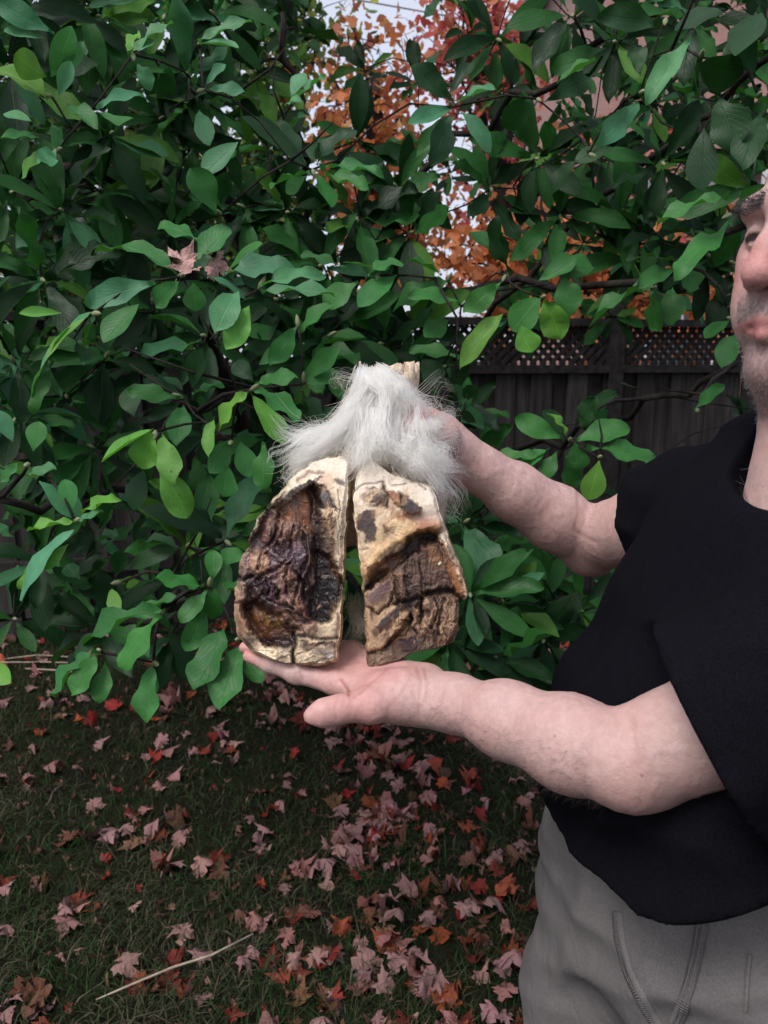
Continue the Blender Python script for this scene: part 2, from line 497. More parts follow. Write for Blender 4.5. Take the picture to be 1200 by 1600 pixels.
for x, y in cand:
    r = random.random(); acc = 0
    for e in PALETTE:
        acc += e[1]
        if r <= acc: break
    s = random.uniform(0.040, 0.084)
    flip = random.random() < e[2]
    yaw = random.random() * 6.283; tilt = random.gauss(0, 0.28); roll = random.gauss(0, 0.28)
    M = Matrix.Rotation(yaw, 4, 'Z') @ Matrix.Rotation(tilt, 4, 'X') @ Matrix.Rotation(roll + (math.pi if flip else 0), 4, 'Y') @ Matrix.Diagonal((s * random.uniform(.8, 1.05), s, s * 1.05, 1))
    k = random.choices(range(6), [3, 3, 3, 2, 1, 3])[0]
    v = VARS[k][0]; R3 = np.array(M.to_3x3()); zmin = (v[:43] @ R3.T)[:, 2].min()
    pos = np.array([x, y, float(ground_h(x, y)) + 0.006 - zmin * 0.6 + random.uniform(-.006, .010)])
    jit = 0.45 + 0.8 * random.random()
    colr = np.array(e[0]) * jit * np.array([1, random.uniform(.8, 1.25), random.uniform(.8, 1.2)])
    px, py, z = proj(pos)
    recs.append((s / z if in_view(pos) else 0, M, pos, k, colr, flip, e))
recs.sort(key=lambda r: -r[0])
big, rest = recs[:300], recs[300:]
for _, M, pos, k, colr, flip, e in big:
    o = link("fallen_maple_leaf", fall_meshes[k]); o.matrix_world = Matrix.Translation(pos) @ M
    o.color = (*colr, 1)
    sz = max(o.scale); size = "small" if sz < .054 else "large" if sz > .072 else "middling"
    form = ("flat", "slightly curled", "curled", "crumpled", "tightly crumpled", "folded")[k]
    lab = f"{size} {form} " + e[4]
    tag(o, lab, "leaf", f"{size} {form} {e[3]} maple leaves on the lawn")
bag = Bag()
for _, M, pos, k, colr, flip, e in rest:
    v, f = VARS[k]; R3 = np.array(M.to_3x3()); bag.add(v @ R3.T + pos, f, colr)
for _ in range(2600):                                       # crumbs and torn pieces of leaf trodden into the turf
    y = 1.3 + 3.4 * random.random() ** 1.1; x = (random.random() * 2 - 1) * (0.7 + 0.6 * y); s = random.uniform(.008, .030)
    v, f = VARS[random.choice((2, 3, 4))]; R3 = np.array((Matrix.Rotation(random.random() * 6.28, 3, 'Z') @ Matrix.Rotation(random.gauss(0, .7), 3, 'X')) @ Matrix.Diagonal((s * random.uniform(.4, 1), s, s)))
    bag.add(v @ R3.T + np.array([x, y, float(ground_h(x, y)) + random.uniform(.004, .022)]), f, np.array(random.choice(((.10, .05, .035), (.16, .09, .06), (.07, .04, .03), (.22, .14, .10), (.14, .03, .025)))) * random.uniform(.6, 1.3))
o = link("leaf_litter", bag.mesh("leaf_litter"), MAT_FALLM)
tag(o, "scattered small maple leaves and litter on the lawn further back", "leaf litter", kind="stuff")

# straw stalk lying on the grass
m = Mat("straw"); pz = m.pos((1, 1, 1))
m.l(m.ramp(m.noise(pz, 40, 3), [(0.3, (0.22, 0.17, 0.12)), (0.7, (0.42, 0.35, 0.27))]), m.b.inputs["Base Color"]); m.set(Roughness=0.7)
MAT_STRAW = m.m
pts = [ground_at(a, b, 0.03) for a, b in ((150, 1562), (205, 1545), (270, 1522), (330, 1503), (396, 1473))]
pts = np.array(pts); pts[:, 2] += [0.0, 0.012, 0.02, 0.02, 0.028]
v, f = tube(pts, [0.0016, 0.003, 0.0034, 0.0032, 0.0022], 7)
tag(link("straw_stalk", mesh_np("straw_stalk", v, f), MAT_STRAW), "long pale dry stalk lying across the grass", "stalk")
for k, seq in enumerate((((0, 1028), (60, 1024), (110, 1027), (165, 1022)), ((0, 1036), (70, 1034), (150, 1040)), ((40, 1045), (95, 1046), (140, 1052)))):
    pts = np.array([ground_at(a, b, 0.03) for a, b in seq]); pts[:, 2] += rng.normal(0, .008, len(pts))
    v, f = tube(pts, 0.004, 5)
    tag(link("dry_stem", mesh_np("dry_stem", v, f), MAT_STRAW), ("longest", "middle", "shortest")[k] + " thin grey dry stem lying at the foot of the fence", "stem", "dry stems by the fence foot")

# ================================================================== FENCE
m = Mat("weathered_fence_wood")
oi = m.n("ObjectInfo"); p = m.pos((14, 14, 0.9))
w1 = m.noise(p, 3.0, 6, 0.65, 0.4)
col = m.ramp(w1, [(0.25, (0.020, 0.017, 0.016)), (0.5, (0.046, 0.041, 0.039)), (0.8, (0.085, 0.076, 0.074))])
va = m.n("MapRange"); va.inputs[3].default_value = 0.62; va.inputs[4].default_value = 1.25; m.l(oi.outputs["Random"], va.inputs[0])
cc = m.n("CombineXYZ")
for i in range(3): m.l(va.outputs[0], cc.inputs[i])
col = m.mix(1.0, col, cc.outputs[0], 'MULTIPLY')
st = m.ramp(m.noise(m.pos(), 1.7, 4), [(0.4, 1.0), (0.7, 0.55)])
m.l(m.mix(1.0, col, st, 'MULTIPLY'), m.b.inputs["Base Color"]); m.set(Roughness=0.85, Specular_IOR_Level=0.06)
m.bump(w1, 0.6, 0.01)
MAT_FENCE = m.m
m = Mat("dark_fence_trim"); p = m.pos((5, 5, 5))
m.l(m.ramp(m.noise(p, 5, 4), [(0.3, (0.012, 0.011, 0.011)), (0.7, (0.035, 0.031, 0.03))]), m.b.inputs["Base Color"]); m.set(Roughness=0.8, Specular_IOR_Level=0.06)
MAT_TRIM = m.m

FX0, FSL = 4.60, 0.22                      # the fence runs a little away to the right
FA = math.atan(FSL); FD = np.array([math.cos(FA), math.sin(FA), 0]); FN = np.array([math.sin(FA), -math.cos(FA), 0])   # FN faces the camera
FAX = np.stack([FD, FN, [0, 0, 1.0]])
def fpt(s, out, h): return np.array([0, FX0, 0]) + FD * s + FN * out + np.array([0, 0, h])
fence = empty("wooden_fence", fpt(0, 0, 0))
tag(fence, "weathered grey board fence topped by a strip of diagonal lattice", "fence")
def fboard(s, out, h0, h1, w, t, name="board", mat=MAT_FENCE, parent=None, tilt=0.0):
    ax = FAX
    v, f = box((0, 0, 0), (w, t, h1 - h0), ax)
    me = mesh_np(name, v, f, False); o = link(name, me, mat, parent or fence)
    o.location = Vector(fpt(s, out, (h0 + h1) / 2) - np.array(fence.location) - (np.array([0, 0, 0]) if parent is None else 0))
    if tilt: o.rotation_euler = (0, tilt, 0)
    return o
POSTS = [-3.62, -1.22, 1.50, 3.9, 6.3]
s = -4.8; k = 0
while s < 6.6:
    wdt = random.uniform(0.128, 0.146)
    fboard(s, 0.018 if k % 2 else -0.004, 0.03 + random.uniform(0, .04), 1.52 + random.uniform(-.006, .006), wdt, 0.018, tilt=random.gauss(0, .004))
    s += wdt * random.uniform(0.86, 0.94); k += 1
for ps in POSTS:
    po = fboard(ps, 0.0, 0.0, 1.84, 0.10, 0.10, "post", MAT_TRIM)
    cp = Bag()
    for (h, w) in ((1.855, 0.135), (1.885, 0.10), (1.905, 0.06)):
        v, f = box((0, 0, h - 0.92), (w, w, 0.028), FAX); cp.add(v, f)
    c = link("post_cap", cp.mesh("post_cap", False), MAT_TRIM, po)
for ps, pe in zip(POSTS[:-1], POSTS[1:]):
    for h, hh in ((1.515, 0.05), (1.80, 0.045), (0.42, 0.085)):
        v, f = box((0, 0, 0), (pe - ps - 0.10, 0.05 if h > 1 else 0.035, hh), FAX)
        o = link("rail", mesh_np("rail", v, f, False), MAT_TRIM if h > 1 else MAT_FENCE, fence)
        o.location = Vector(fpt((ps + pe) / 2, 0.03 if h > 1 else 0.052, h) - np.array(fence.location))
    lb = Bag(); h0, h1 = 1.54, 1.778; pit = 0.046; wdt = 0.027
    L = pe - ps - 0.10
    for sg in (-1, 1):
        a = -(h1 - h0)
        while a < L:
            x0, x1 = a, a + (h1 - h0); z0, z1 = 0, h1 - h0
            if x0 < 0: z0 += -x0; x0 = 0
            if x1 > L: z1 -= x1 - L; x1 = L
            if x1 - x0 > 0.01:
                if sg < 0: xa, xb = L - x0, L - x1
                else: xa, xb = x0, x1
                A = np.array([xa, z0]); B = np.array([xb, z1]); d = (B - A); ln = np.linalg.norm(d); d /= ln
                ax = np.stack([FD * d[0] + np.array([0, 0, d[1]]), FN, np.cross(FD * d[0] + np.array([0, 0, d[1]]), FN)])
                mid = (A + B) / 2
                v, f = box(FD * (ps + 0.05 + mid[0] - (ps + pe) / 2) + FN * (0.005 if sg > 0 else -0.004) + np.array([0, 0, h0 + mid[1] - 1.6]), (ln, 0.007, wdt), ax)
                lb.add(v, f)
            a += pit * 1.4142
    o = link("lattice", lb.mesh("lattice", False), MAT_TRIM, fence); o["kind"] = "stuff"
    o.location = Vector(fpt((ps + pe) / 2, 0.0, 1.6) - np.array(fence.location))
# short patch boards nailed along the foot of the fence
for px_, w_, h0_, h1_ in ((8, .20, .17, .40), (72, .19, .14, .46), (14, .18, .04, .14), (78, .17, .03, .10), (122, .15, .12, .38)):
    q = ground_at(px_, 1000); s_ = (q - np.array([0, FX0, 0])) @ FD
    fboard(s_, 0.075, h0_, h1_, w_, 0.02, "patch_board", MAT_FENCE)

# ================================================================== TREES AND HOUSE BEYOND THE FENCE
m = Mat("bark"); p = m.pos((3, 3, 1)); nb = m.noise(p, 9, 6, 0.7)
m.l(m.ramp(nb, [(0.3, (0.010, 0.008, 0.008)), (0.7, (0.05, 0.042, 0.038))]), m.b.inputs["Base Color"]); m.set(Roughness=0.9, Specular_IOR_Level=0.08); m.bump(nb, 0.7, 0.03)
MAT_BARK = m.m
def leafy_mat(name, trans=0.45, rough=0.5):
    m = Mat(name); a = m.attr("Col"); m.l(a.outputs["Color"], m.b.inputs["Base Color"]); m.set(Roughness=rough, Specular_IOR_Level=0.35)
    tr = m.n("BsdfTranslucent"); m.l(a.outputs["Color"], tr.inputs[0])
    mx = m.n("MixShader"); mx.inputs[0].default_value = trans
    m.l(m.b.outputs[0], mx.inputs[1]); m.l(tr.outputs[0], mx.inputs[2]); m.l(mx.outputs[0], m.out.inputs[0])
    return m.m
MAT_CROWN = leafy_mat("tree_foliage")
STAR = np.array([(0, -.5), (.28, -.34), (.5, -.02), (.22, .06), (.2, .3), (0, .55), (-.2, .3), (-.22, .06), (-.5, -.02), (-.28, -.34)])
OVAL = np.array([(0, -.5), (.22, -.25), (.3, .05), (.16, .35), (0, .52), (-.16, .35), (-.3, .05), (-.22, -.25)])
def leaf_cloud(P, size, col, shape, r, up=0.4):
    n = len(P); k = len(shape)
    nn = r.normal(0, 1, (n, 3)); nn[:, 2] += up; nn /= np.linalg.norm(nn, axis=1)[:, None]
    t = np.cross(nn, r.normal(0, 1, (n, 3))); t /= np.linalg.norm(t, axis=1)[:, None]; b = np.cross(nn, t)
    s = size * (0.6 + 0.7 * r.random(n))
    zc = 0.18 * (shape[:, 0] ** 2) * 2
    V = P[:, None] + s[:, None, None] * (t[:, None] * shape[None, :, 0, None] + b[:, None] * shape[None, :, 1, None] + nn[:, None] * zc[None, :, None])
    C = P[:, None]
    V = np.concatenate([C, V], 1).reshape(-1, 3)
    i = np.arange(n)[:, None, None] * (k + 1); j = np.arange(k)[None, :, None]
    T = np.concatenate([i + 0 * j, i + 1 + j, i + 1 + (j + 1) % k], -1).reshape(-1, 3)
    return V, T, np.repeat(col, k + 1, 0)
def grow_tree(name, label, base, height, lean, crown, n_leaf, size, palette, shape, seed, trunk_r=0.14, nl=9):
    """crown: list of (centre, radii) lobes; leaves hang in clumps along limbs that reach into the lobes"""
    r = np.random.default_rng(seed); base = np.asarray(base, float)
    t = empty(name, base); tag(t, label, "tree")
    top = base + np.array([lean[0], lean[1], height])
    ts = np.linspace(0, 1, 10)[:, None]
    P = base + (top - base) * ts + np.concatenate([r.normal(0, .05, (10, 2)), np.zeros((10, 1))], 1) * ts
    v, f = tube(P, trunk_r * (1 - 0.75 * ts[:, 0]) + 0.012, 9); part("trunk", mesh_np("trunk", v, f), MAT_BARK, t)
    clumps = []; twigs = Bag()
    for c, R in crown:
        c = np.asarray(c, float); R = np.asarray(R, float)
        for q in range(nl):
            d = r.normal(0, 1, 3); d /= np.linalg.norm(d); e = c + d * R * r.uniform(.45, 1.0)
            a = P[int(np.clip((e[2] - base[2]) / height * 8 - 2, 2, 9))]
            ss = np.linspace(0, 1, 7)[:, None]
            L = a * (1 - ss) + e * ss + np.array([0, 0, 0.25]) * np.sin(ss * 3.14) + r.normal(0, .04, (7, 3)) * ss
            v, f = tube(L, 0.035 * (1 - ss[:, 0] * .85), 5)
            part("branch", mesh_np("branch", v, f), MAT_BARK, t)
            for w in range(9):
                s0 = L[r.integers(3, 7)]; e2 = s0 + r.normal(0, .32, 3) * np.minimum(R, 1)
                v, f = tube(np.array([s0, (s0 + e2) / 2 + r.normal(0, .05, 3), e2]), [.008, .006, .003], 3); twigs.add(v, f)
                clumps.append(e2)
    o = part("twig", twigs.mesh("twig"), MAT_BARK, t); o["kind"] = "stuff"
    clumps = np.array(clumps); ci = r.integers(0, len(clumps), n_leaf)
    LP = clumps[ci] + r.normal(0, .17, (n_leaf, 3))
    cc = np.array(palette)[(ci * 7 + r.integers(0, 2, n_leaf)) % len(palette)] * (0.65 + 0.7 * r.random((n_leaf, 1)))
    V, T, C = leaf_cloud(LP, size, cc, shape, r)
    o = part("crown", mesh_np("crown", V, [T], True, {"Col": C}), MAT_CROWN, t); o["kind"] = "stuff"
    return t
ORANGE = [(0.50, 0.17, 0.06), (0.55, 0.22, 0.09), (0.46, 0.13, 0.07), (0.52, 0.27, 0.10)]
RED = [(0.48, 0.10, 0.08), (0.55, 0.17, 0.13), (0.54, 0.22, 0.11), (0.42, 0.08, 0.07)]
YEL = [(0.45, 0.34, 0.05), (0.30, 0.33, 0.06), (0.55, 0.28, 0.05)]
GRN = [(0.06, 0.13, 0.03), (0.10, 0.17, 0.04), (0.16, 0.22, 0.05), (0.05, 0.10, 0.03)]
def at(px, py, Y):                        # a point at ground distance Y
    d = FWD + (px - 600) / FPX * RGT + (800 - py) / FPX * UPV
    return CAMP + d * (Y / d[1])
b0 = at(600, 400, 9.0); b0[2] = 0
grow_tree("maple_tree", "orange autumn maple behind the fence against the sky", b0, 4.6, (-0.1, 0.1),
          [(at(560, 90, 9), (.75, .7, .7)), (at(540, 210, 8.8), (.75, .7, .6)), (at(650, 330, 9.2), (.8, .6, .5))], 1700, 0.12, ORANGE, STAR, 41)
b1 = at(770, 400, 8.2); b1[2] = 0
grow_tree("maple_tree", "red and pink autumn maple beside the brick house", b1, 4.2, (0.1, 0.1),
          [(at(760, 130, 8.2), (.75, .7, .75)), (at(860, 290, 8.4), (1.0, .7, .55)), (at(730, 20, 8.4), (.3, .4, .3)), (at(1060, 350, 8.6), (.9, .6, .55))], 2100, 0.11, RED, STAR, 42)
b2 = at(930, 450, 7.0); b2[2] = 0
grow_tree("maple_tree", "low yellow and orange maple right behind the lattice", b2, 2.3, (0.1, 0.0),
          [(at(900, 430, 7), (.8, .5, .42)), (at(1080, 440, 7.2), (.7, .5, .4)), (at(760, 420, 7.2), (.45, .4, .35))], 2200, 0.11, ORANGE + YEL, STAR, 43, 0.06, 8)
b3 = at(120, 400, 8.0); b3[2] = 0
grow_tree("broadleaf_tree", "leafy green tree with yellowing leaves behind the left boards of the fence", b3, 4.6, (0, 0),
          [(at(60, 120, 8), (1.2, .9, .9)), (at(250, 230, 8.2), (1.1, .8, .8)), (at(60, 350, 8), (1.2, .7, .7)), (at(330, 360, 8.4), (.9, .7, .55)), (at(180, 440, 8.4), (1.2, .7, .5))], 8500, 0.12, GRN, OVAL, 44)
b4 = at(400, 400, 10.0); b4[2] = 0
grow_tree("broadleaf_tree", "thin yellow green tree beside the orange maple", b4, 5.2, (0, 0),
          [(at(430, 40, 10), (.85, .9, .9)), (at(470, 230, 10), (.9, .8, .8)), (at(400, 340, 10), (1.0, .8, .6))], 4200, 0.12, GRN[1:] + YEL[1:2], OVAL, 45)

# ------------------------------------------------------------------ brick house
m = Mat("salmon_brick"); p = m.coords("Object")
bt = m.n("TexBrick"); bt.inputs["Scale"].default_value = 1.0
for k_, v_ in (("Color1", (0.38, 0.21, 0.18, 1)), ("Color2", (0.33, 0.17, 0.145, 1)), ("Mortar", (0.34, 0.22, 0.20, 1)), ("Mortar Size", 0.010), ("Brick Width", 0.22), ("Row Height", 0.075)):
    bt.inputs[k_].default_value = v_
sw = m.n("SeparateXYZ"); cw = m.n("CombineXYZ"); m.l(p, sw.inputs[0]); m.l(sw.outputs[0], cw.inputs[0]); m.l(sw.outputs[2], cw.inputs[1]); m.l(sw.outputs[1], cw.inputs[2])
m.l(cw.outputs[0], bt.inputs["Vector"]); m.l(bt.outputs[0], m.b.inputs["Base Color"]); m.set(Roughness=0.9)
MAT_BRICK = m.m
def plain(name, c, rough=0.6, **kw):
    m = Mat(name); nz = m.noise(m.pos(), 6, 3)
    m.l(m.ramp(nz, [(0.3, tuple(np.array(c) * 0.85)), (0.7, tuple(np.array(c) * 1.1))]), m.b.inputs["Base Color"]); m.set(Roughness=rough, **kw); return m.m
MAT_WHITE = plain("white_house_paint", (0.62, 0.63, 0.66)); MAT_GREY = plain("grey_house_trim", (0.25, 0.24, 0.25)); MAT_PANE = plain("window_glass", (0.05, 0.06, 0.075), 0.08)
MAT_ROOF = plain("roof_shingle", (0.08, 0.075, 0.075), 0.9)
HX, HY = 3.55, 13.5
house = empty("brick_house", (HX, HY, 0)); tag(house, "salmon brick house with white balcony railing behind the maples", "house")
def hbox(name, mat, x0, x1, y0, y1, z0, z1, parent=None):
    v, f = box(((x0 + x1) / 2, (y0 + y1) / 2, (z0 + z1) / 2), (x1 - x0, y1 - y0, z1 - z0))
    o = link(name, mesh_np(name, v, f, False), mat, parent or house); return o
hbox("wall", MAT_BRICK, 0, 9, 0, 8, 0, 9.2)
hbox("roof", MAT_ROOF, -0.4, 9.4, -0.4, 8.4, 9.2, 9.5)
for x0, z0 in ((2.4, 7.2), (5.4, 7.2), (1.0, 1.0), (6.2, 1.0)):
    w = hbox("window", MAT_WHITE, x0, x0 + 1.2, -0.05, 0.06, z0, z0 + 1.5)
    for a in (0, 1):
        for b in (0, 1): hbox("pane", MAT_PANE, x0 + .07 + a * .55, x0 + .58 + a * .55, -0.062, -0.045, z0 + .07 + b * .7, z0 + .73 + b * .7, w)
    hbox("sill", MAT_GREY, x0 - .08, x0 + 1.28, -0.14, 0.02, z0 - .1, z0 - .004, w)
dk = hbox("balcony_floor", MAT_GREY, 2.2, 9.0, -1.5, -0.031, 4.85, 5.05)
rl = hbox("balcony_railing", MAT_WHITE, 2.2, 9.0, -1.5, -1.42, 6.02, 6.10)
x = 2.24
while x < 9.0:
    hbox("baluster", MAT_WHITE, x, x + .04, -1.485, -1.44, 5.054, 6.016, rl); x += 0.15
for x in (2.25, 5.6, 8.85): hbox("balcony_post", MAT_WHITE, x - .07, x + .07, -1.40, -1.26, 0, 4.846)
hbox("eave_band", MAT_GREY, -0.02, 9.02, -0.03, 0.001, 4.3, 4.5)
# overhead cable between the houses
P = np.array([at(700, 25, 12) + (at(560, 0, 12) - at(700, 25, 12)) * t for t in np.linspace(-3, 8, 30)])
v, f = tube(P, 0.012, 5); tag(link("overhead_cable", mesh_np("overhead_cable", v, f), MAT_GREY), "thin grey overhead cable crossing the sky beyond the maples", "cable")

# ================================================================== PERSON
FC = nrm([-0.87, -0.49, 0]); RC = nrm([-0.49, 0.87, 0]); UC = np.array([0, 0, 1.0])   # facing, his right, up
BAX = np.stack([FC, RC, UC])
SH_R = np.array([0.388, 0.835, 1.412]); SH_L = np.array([0.472, 0.490, 1.428])          # shoulder joints (far, near)
NECK = np.array([0.418, 0.658, 1.478])
HEAD = np.array([0.393, 0.648, 1.668])
EL_L = W(985, 1186, 0.632); WR_L = W(672, 1086, 0.822)
EL_R = W(918, 842, 1.03); WR_R = W(722, 716, 0.965)

B = Field((-0.22, 0.36, 1.02), (0.66, 1.16, 1.79), 0.0025)
# ---- trunk under the shirt
B.ell(NECK + np.array([0.02, 0.02, -0.20]), (0.105, 0.175, 0.20), BAX, 0.03)
B.cone(SH_R, SH_L, 0.05, 0.05, 0.04)
# ---- head, built in its own axes
yaw = math.radians(8); pit = math.radians(-1)
hf = nrm(FC * math.cos(yaw) + RC * math.sin(yaw)); hl = nrm(np.cross(UC, hf))
hf2 = nrm(hf * math.cos(pit) - UC * math.sin(pit)); hu = np.cross(hf2, hl)
HAX = np.stack([hf2, hl, hu]); HS = 0.985
def H(f, l, u): return HEAD + HS * (f * hf2 + l * hl + u * hu)
def hell(c, r, k, sub=False): B.ell(H(*c), np.array(r) * HS, HAX, k, sub)
def hcone(a, b, r1, r2, k, sub=False): B.cone(H(*a), H(*b), r1 * HS, r2 * HS, k, sub)
hell((-0.012, 0, 0.045), (0.100, 0.077, 0.085), 0.01)
hell((0.028, 0, -0.030), (0.066, 0.060, 0.085), 0.03)
for s in (-1, 1):
    hcone((0.068, s * 0.018, -0.098), (-0.005, s * 0.056, -0.055), 0.020, 0.022, 0.02)
    hell((0.058, s * 0.042, -0.008), (0.027, 0.024, 0.024), 0.02)            # cheekbone
    hell((0.068, s * 0.034, -0.048), (0.026, 0.024, 0.034), 0.02)            # cheek
hell((0.078, 0, -0.098), (0.022, 0.026, 0.021), 0.015)                        # chin
hcone((0.082, -0.040, 0.030), (0.090, 0, 0.030), 0.012, 0.013, 0.014); hcone((0.082, 0.040, 0.030), (0.090, 0, 0.030), 0.012, 0.013, 0.014)
for s in (-1, 1): hell((0.101, s * 0.031, 0.008), (0.020, 0.018, 0.012), 0.012, True)   # eye hollow
for s in (-1, 1):
    hell((0.0775, s * 0.032, 0.008), (0.0135, 0.0155, 0.0125), 0.003)         # eyeball under the lids
    hcone((0.0845, s * 0.019, 0.0085), (0.0880, s * 0.031, 0.0135), 0.0028, 0.0036, 0.003); hcone((0.0880, s * 0.031, 0.0135), (0.080, s * 0.045, 0.009), 0.0036, 0.0028, 0.003)
    hcone((0.0850, s * 0.020, 0.0045), (0.0875, s * 0.032, 0.0005), 0.0025, 0.0032, 0.003); hcone((0.0875, s * 0.032, 0.0005), (0.080, s * 0.045, 0.005), 0.0032, 0.0025, 0.003)
hcone((0.091, 0, 0.026), (0.106, 0, -0.006), 0.0085, 0.0100, 0.010); hcone((0.106, 0, -0.006), (0.1135, 0, -0.026), 0.0100, 0.0128, 0.006)
for s in (-1, 1): hell((0.098, s * 0.0155, -0.030), (0.013, 0.0085, 0.0095), 0.005)
for s in (-1, 1): hell((0.106, s * 0.0080, -0.0405), (0.006, 0.0035, 0.0035), 0.002, True)
hell((0.082, 0, -0.058), (0.024, 0.034, 0.024), 0.012)                        # muzzle
for s in (-1, 1):
    hcone((0.1015, 0, -0.0610), (0.0865, s * 0.025, -0.0660), 0.0046, 0.0024, 0.004)
    hcone((0.1005, 0, -0.0730), (0.0865, s * 0.024, -0.0680), 0.0056, 0.0026, 0.004)
    hcone((0.1110, 0, -0.0668), (0.0900, s * 0.027, -0.0672), 0.0016, 0.0012, 0.003, True)   # mouth line
    hell((-0.010, s * 0.078, 0.000), (0.028, 0.009, 0.034), 0.006); hell((-0.004, s * 0.088, 0.003), (0.013, 0.007, 0.020), 0.006, True)
hell((0.020, 0, -0.100), (0.050, 0.048, 0.030), 0.03)                         # under the chin
B.cone(H(-0.022, 0, -0.050), NECK + np.array([0.015, 0.012, -0.03]), 0.058, 0.066, 0.03)
B.cone(H(0.012, 0, -0.092), NECK + FC * .052 + np.array([0, 0, -.035]), 0.050, 0.062, 0.03)
B.cone(NECK, SH_R + np.array([0.02, -0.05, 0.0]), 0.055, 0.045, 0.03); B.cone(NECK, SH_L + np.array([0, 0.05, 0.0]), 0.055, 0.045, 0.03)

# ---- left arm (near): palm up under the hoof
def lerp(a, b, t): return a * (1 - t) + b * t
elb = EL_L
B.chain([SH_L, lerp(SH_L, elb, .5), elb], [0.062, 0.052, 0.041], 0.03, 0.02)
fa = WR_L - elb
dn = np.array([0, 0, -1.0])
B.chain([elb + dn * .004, lerp(elb, WR_L, .25) + dn * .003, lerp(elb, WR_L, .55), lerp(elb, WR_L, .85), WR_L], [0.0355, 0.0370, 0.0315, 0.0242, 0.0224], 0.014, 0.03)
B.ell(elb + np.array([0.020, 0.0, -0.012]), (0.024, 0.024, 0.022), None, 0.02)             # elbow point
B.cone(WR_L + np.array([0, -.018, 0]), WR_L + np.array([0.0, .018, .000]), 0.021, 0.020, 0.02)
# left hand
MI = W(526, 1068, 0.848)
MC = [MI, MI + np.array([-.006, .021, .003]), MI + np.array([.003, .041, .007]), MI + np.array([.016, .058, .014])]
for q, (mc, r) in enumerate(zip(MC, (.0140, .0140, .0135, .0125))):
    a = WR_L + np.array([-.006, -.014 + .012 * q, .002 * q])
    B.chain([a, lerp(a, mc, .55) + dn * .004, mc], [0.0185, 0.0150, r], 0.014, 0.02)
TI = W(391, 1028, 0.868); fdir = TI - MI
FL = [1.0, 1.10, 1.02, 0.80]
FT = []
for q in range(4):
    L = FL[q]; d = nrm(fdir) * 0.101 * L * (1.06 if q == 0 else 1.0)
    spread = np.array([0, .010 * q, -.002 * q + (0 if q == 0 else -.006)])
    a = MC[q]; j1 = a + d * .46 + spread * .5 + dn * .002; j2 = a + d * .76 + spread * .8; t = a + d + spread + np.array([0, 0, .002 if q == 0 else .004])
    B.chain([a, j1, j2, t], [0.0125, 0.0110, 0.0098, 0.0075], 0.006, 0.006)
    B.ell(j1, (.0118, .0115, .0112), None, 0.006); FT.append((j2, t))
# thumb and the ball of the thumb
CM = W(634, 1092, 0.808); TM = W(580, 1102, 0.790); TJ = W(530, 1108, 0.780); TT = W(488, 1118, 0.776)
B.chain([WR_L + np.array([-.010, -.010, -.002]), CM, TM], [0.021, 0.0225, 0.0180], 0.014, 0.02)
B.chain([TM, lerp(TM, TJ, .6), TJ, lerp(TJ, TT, .55), TT], [0.0170, 0.0142, 0.0142, 0.0138, 0.0092], 0.008, 0.006)
B.ell(lerp(TJ, TT, .5) + np.array([0, -.003, 0]), (0.014, 0.010, 0.0115), None, 0.006)
B.ell(W(618, 1078, 0.818), (0.036, 0.020, 0.019), None, 0.016)
B.cone(TM, MI + np.array([.02, 0, -.004]), 0.0105, 0.0105, 0.014)                          # web of the thumb
# ---- right arm (far): hand closed round the leg above the hoof
B.chain([SH_R, lerp(SH_R, EL_R, .5), EL_R], [0.062, 0.050, 0.041], 0.03, 0.02)
B.chain([EL_R + np.array([0.006, 0, -.006]), lerp(EL_R, WR_R, .28), lerp(EL_R, WR_R, .6), lerp(EL_R, WR_R, .88), WR_R], [0.039, 0.0385, 0.0325, 0.0250, 0.0235], 0.010, 0.03)
B.ell(EL_R + np.array([0.004, 0.0, -0.024]), (0.028, 0.028, 0.026), None, 0.02)
B.cone(WR_R + np.array([-.008, -.012, .010]), WR_R + np.array([.004, .012, -.008]), 0.0215, 0.021, 0.02)
RM = [W(668, 655, 0.935), W(664, 676, 0.945), W(664, 698, 0.955), W(668, 718, 0.962)]         # knuckles
for q, mc in enumerate(RM):
    a = WR_R + np.array([-.006, .0, .014 - .009 * q])
    B.chain([a, lerp(a, mc, .5) + np.array([0, 0, .003]), mc], [0.021, 0.0175, 0.0140], 0.016, 0.02)
    j1 = mc + np.array([-.030, .022, -.004]); j2 = j1 + np.array([-.024, .004, -.004]); tp = j2 + np.array([-.020, -.012, -.002])
    B.chain([mc, j1, j2, tp], [0.0125, 0.0112, 0.0100, 0.0080], 0.006, 0.006)
B.chain([WR_R + np.array([-.012, -.012, .004]), W(690, 682, 0.915), W(662, 664, 0.895), W(640, 660, 0.883), W(622, 668, 0.878)], [0.020, 0.0195, 0.0150, 0.0125, 0.0090], 0.010, 0.010)

bV, bQ = B.mesh(); del B
bV = laplace(bV, bQ, 2, 0.4)
bN = vnormals(bV, bQ)

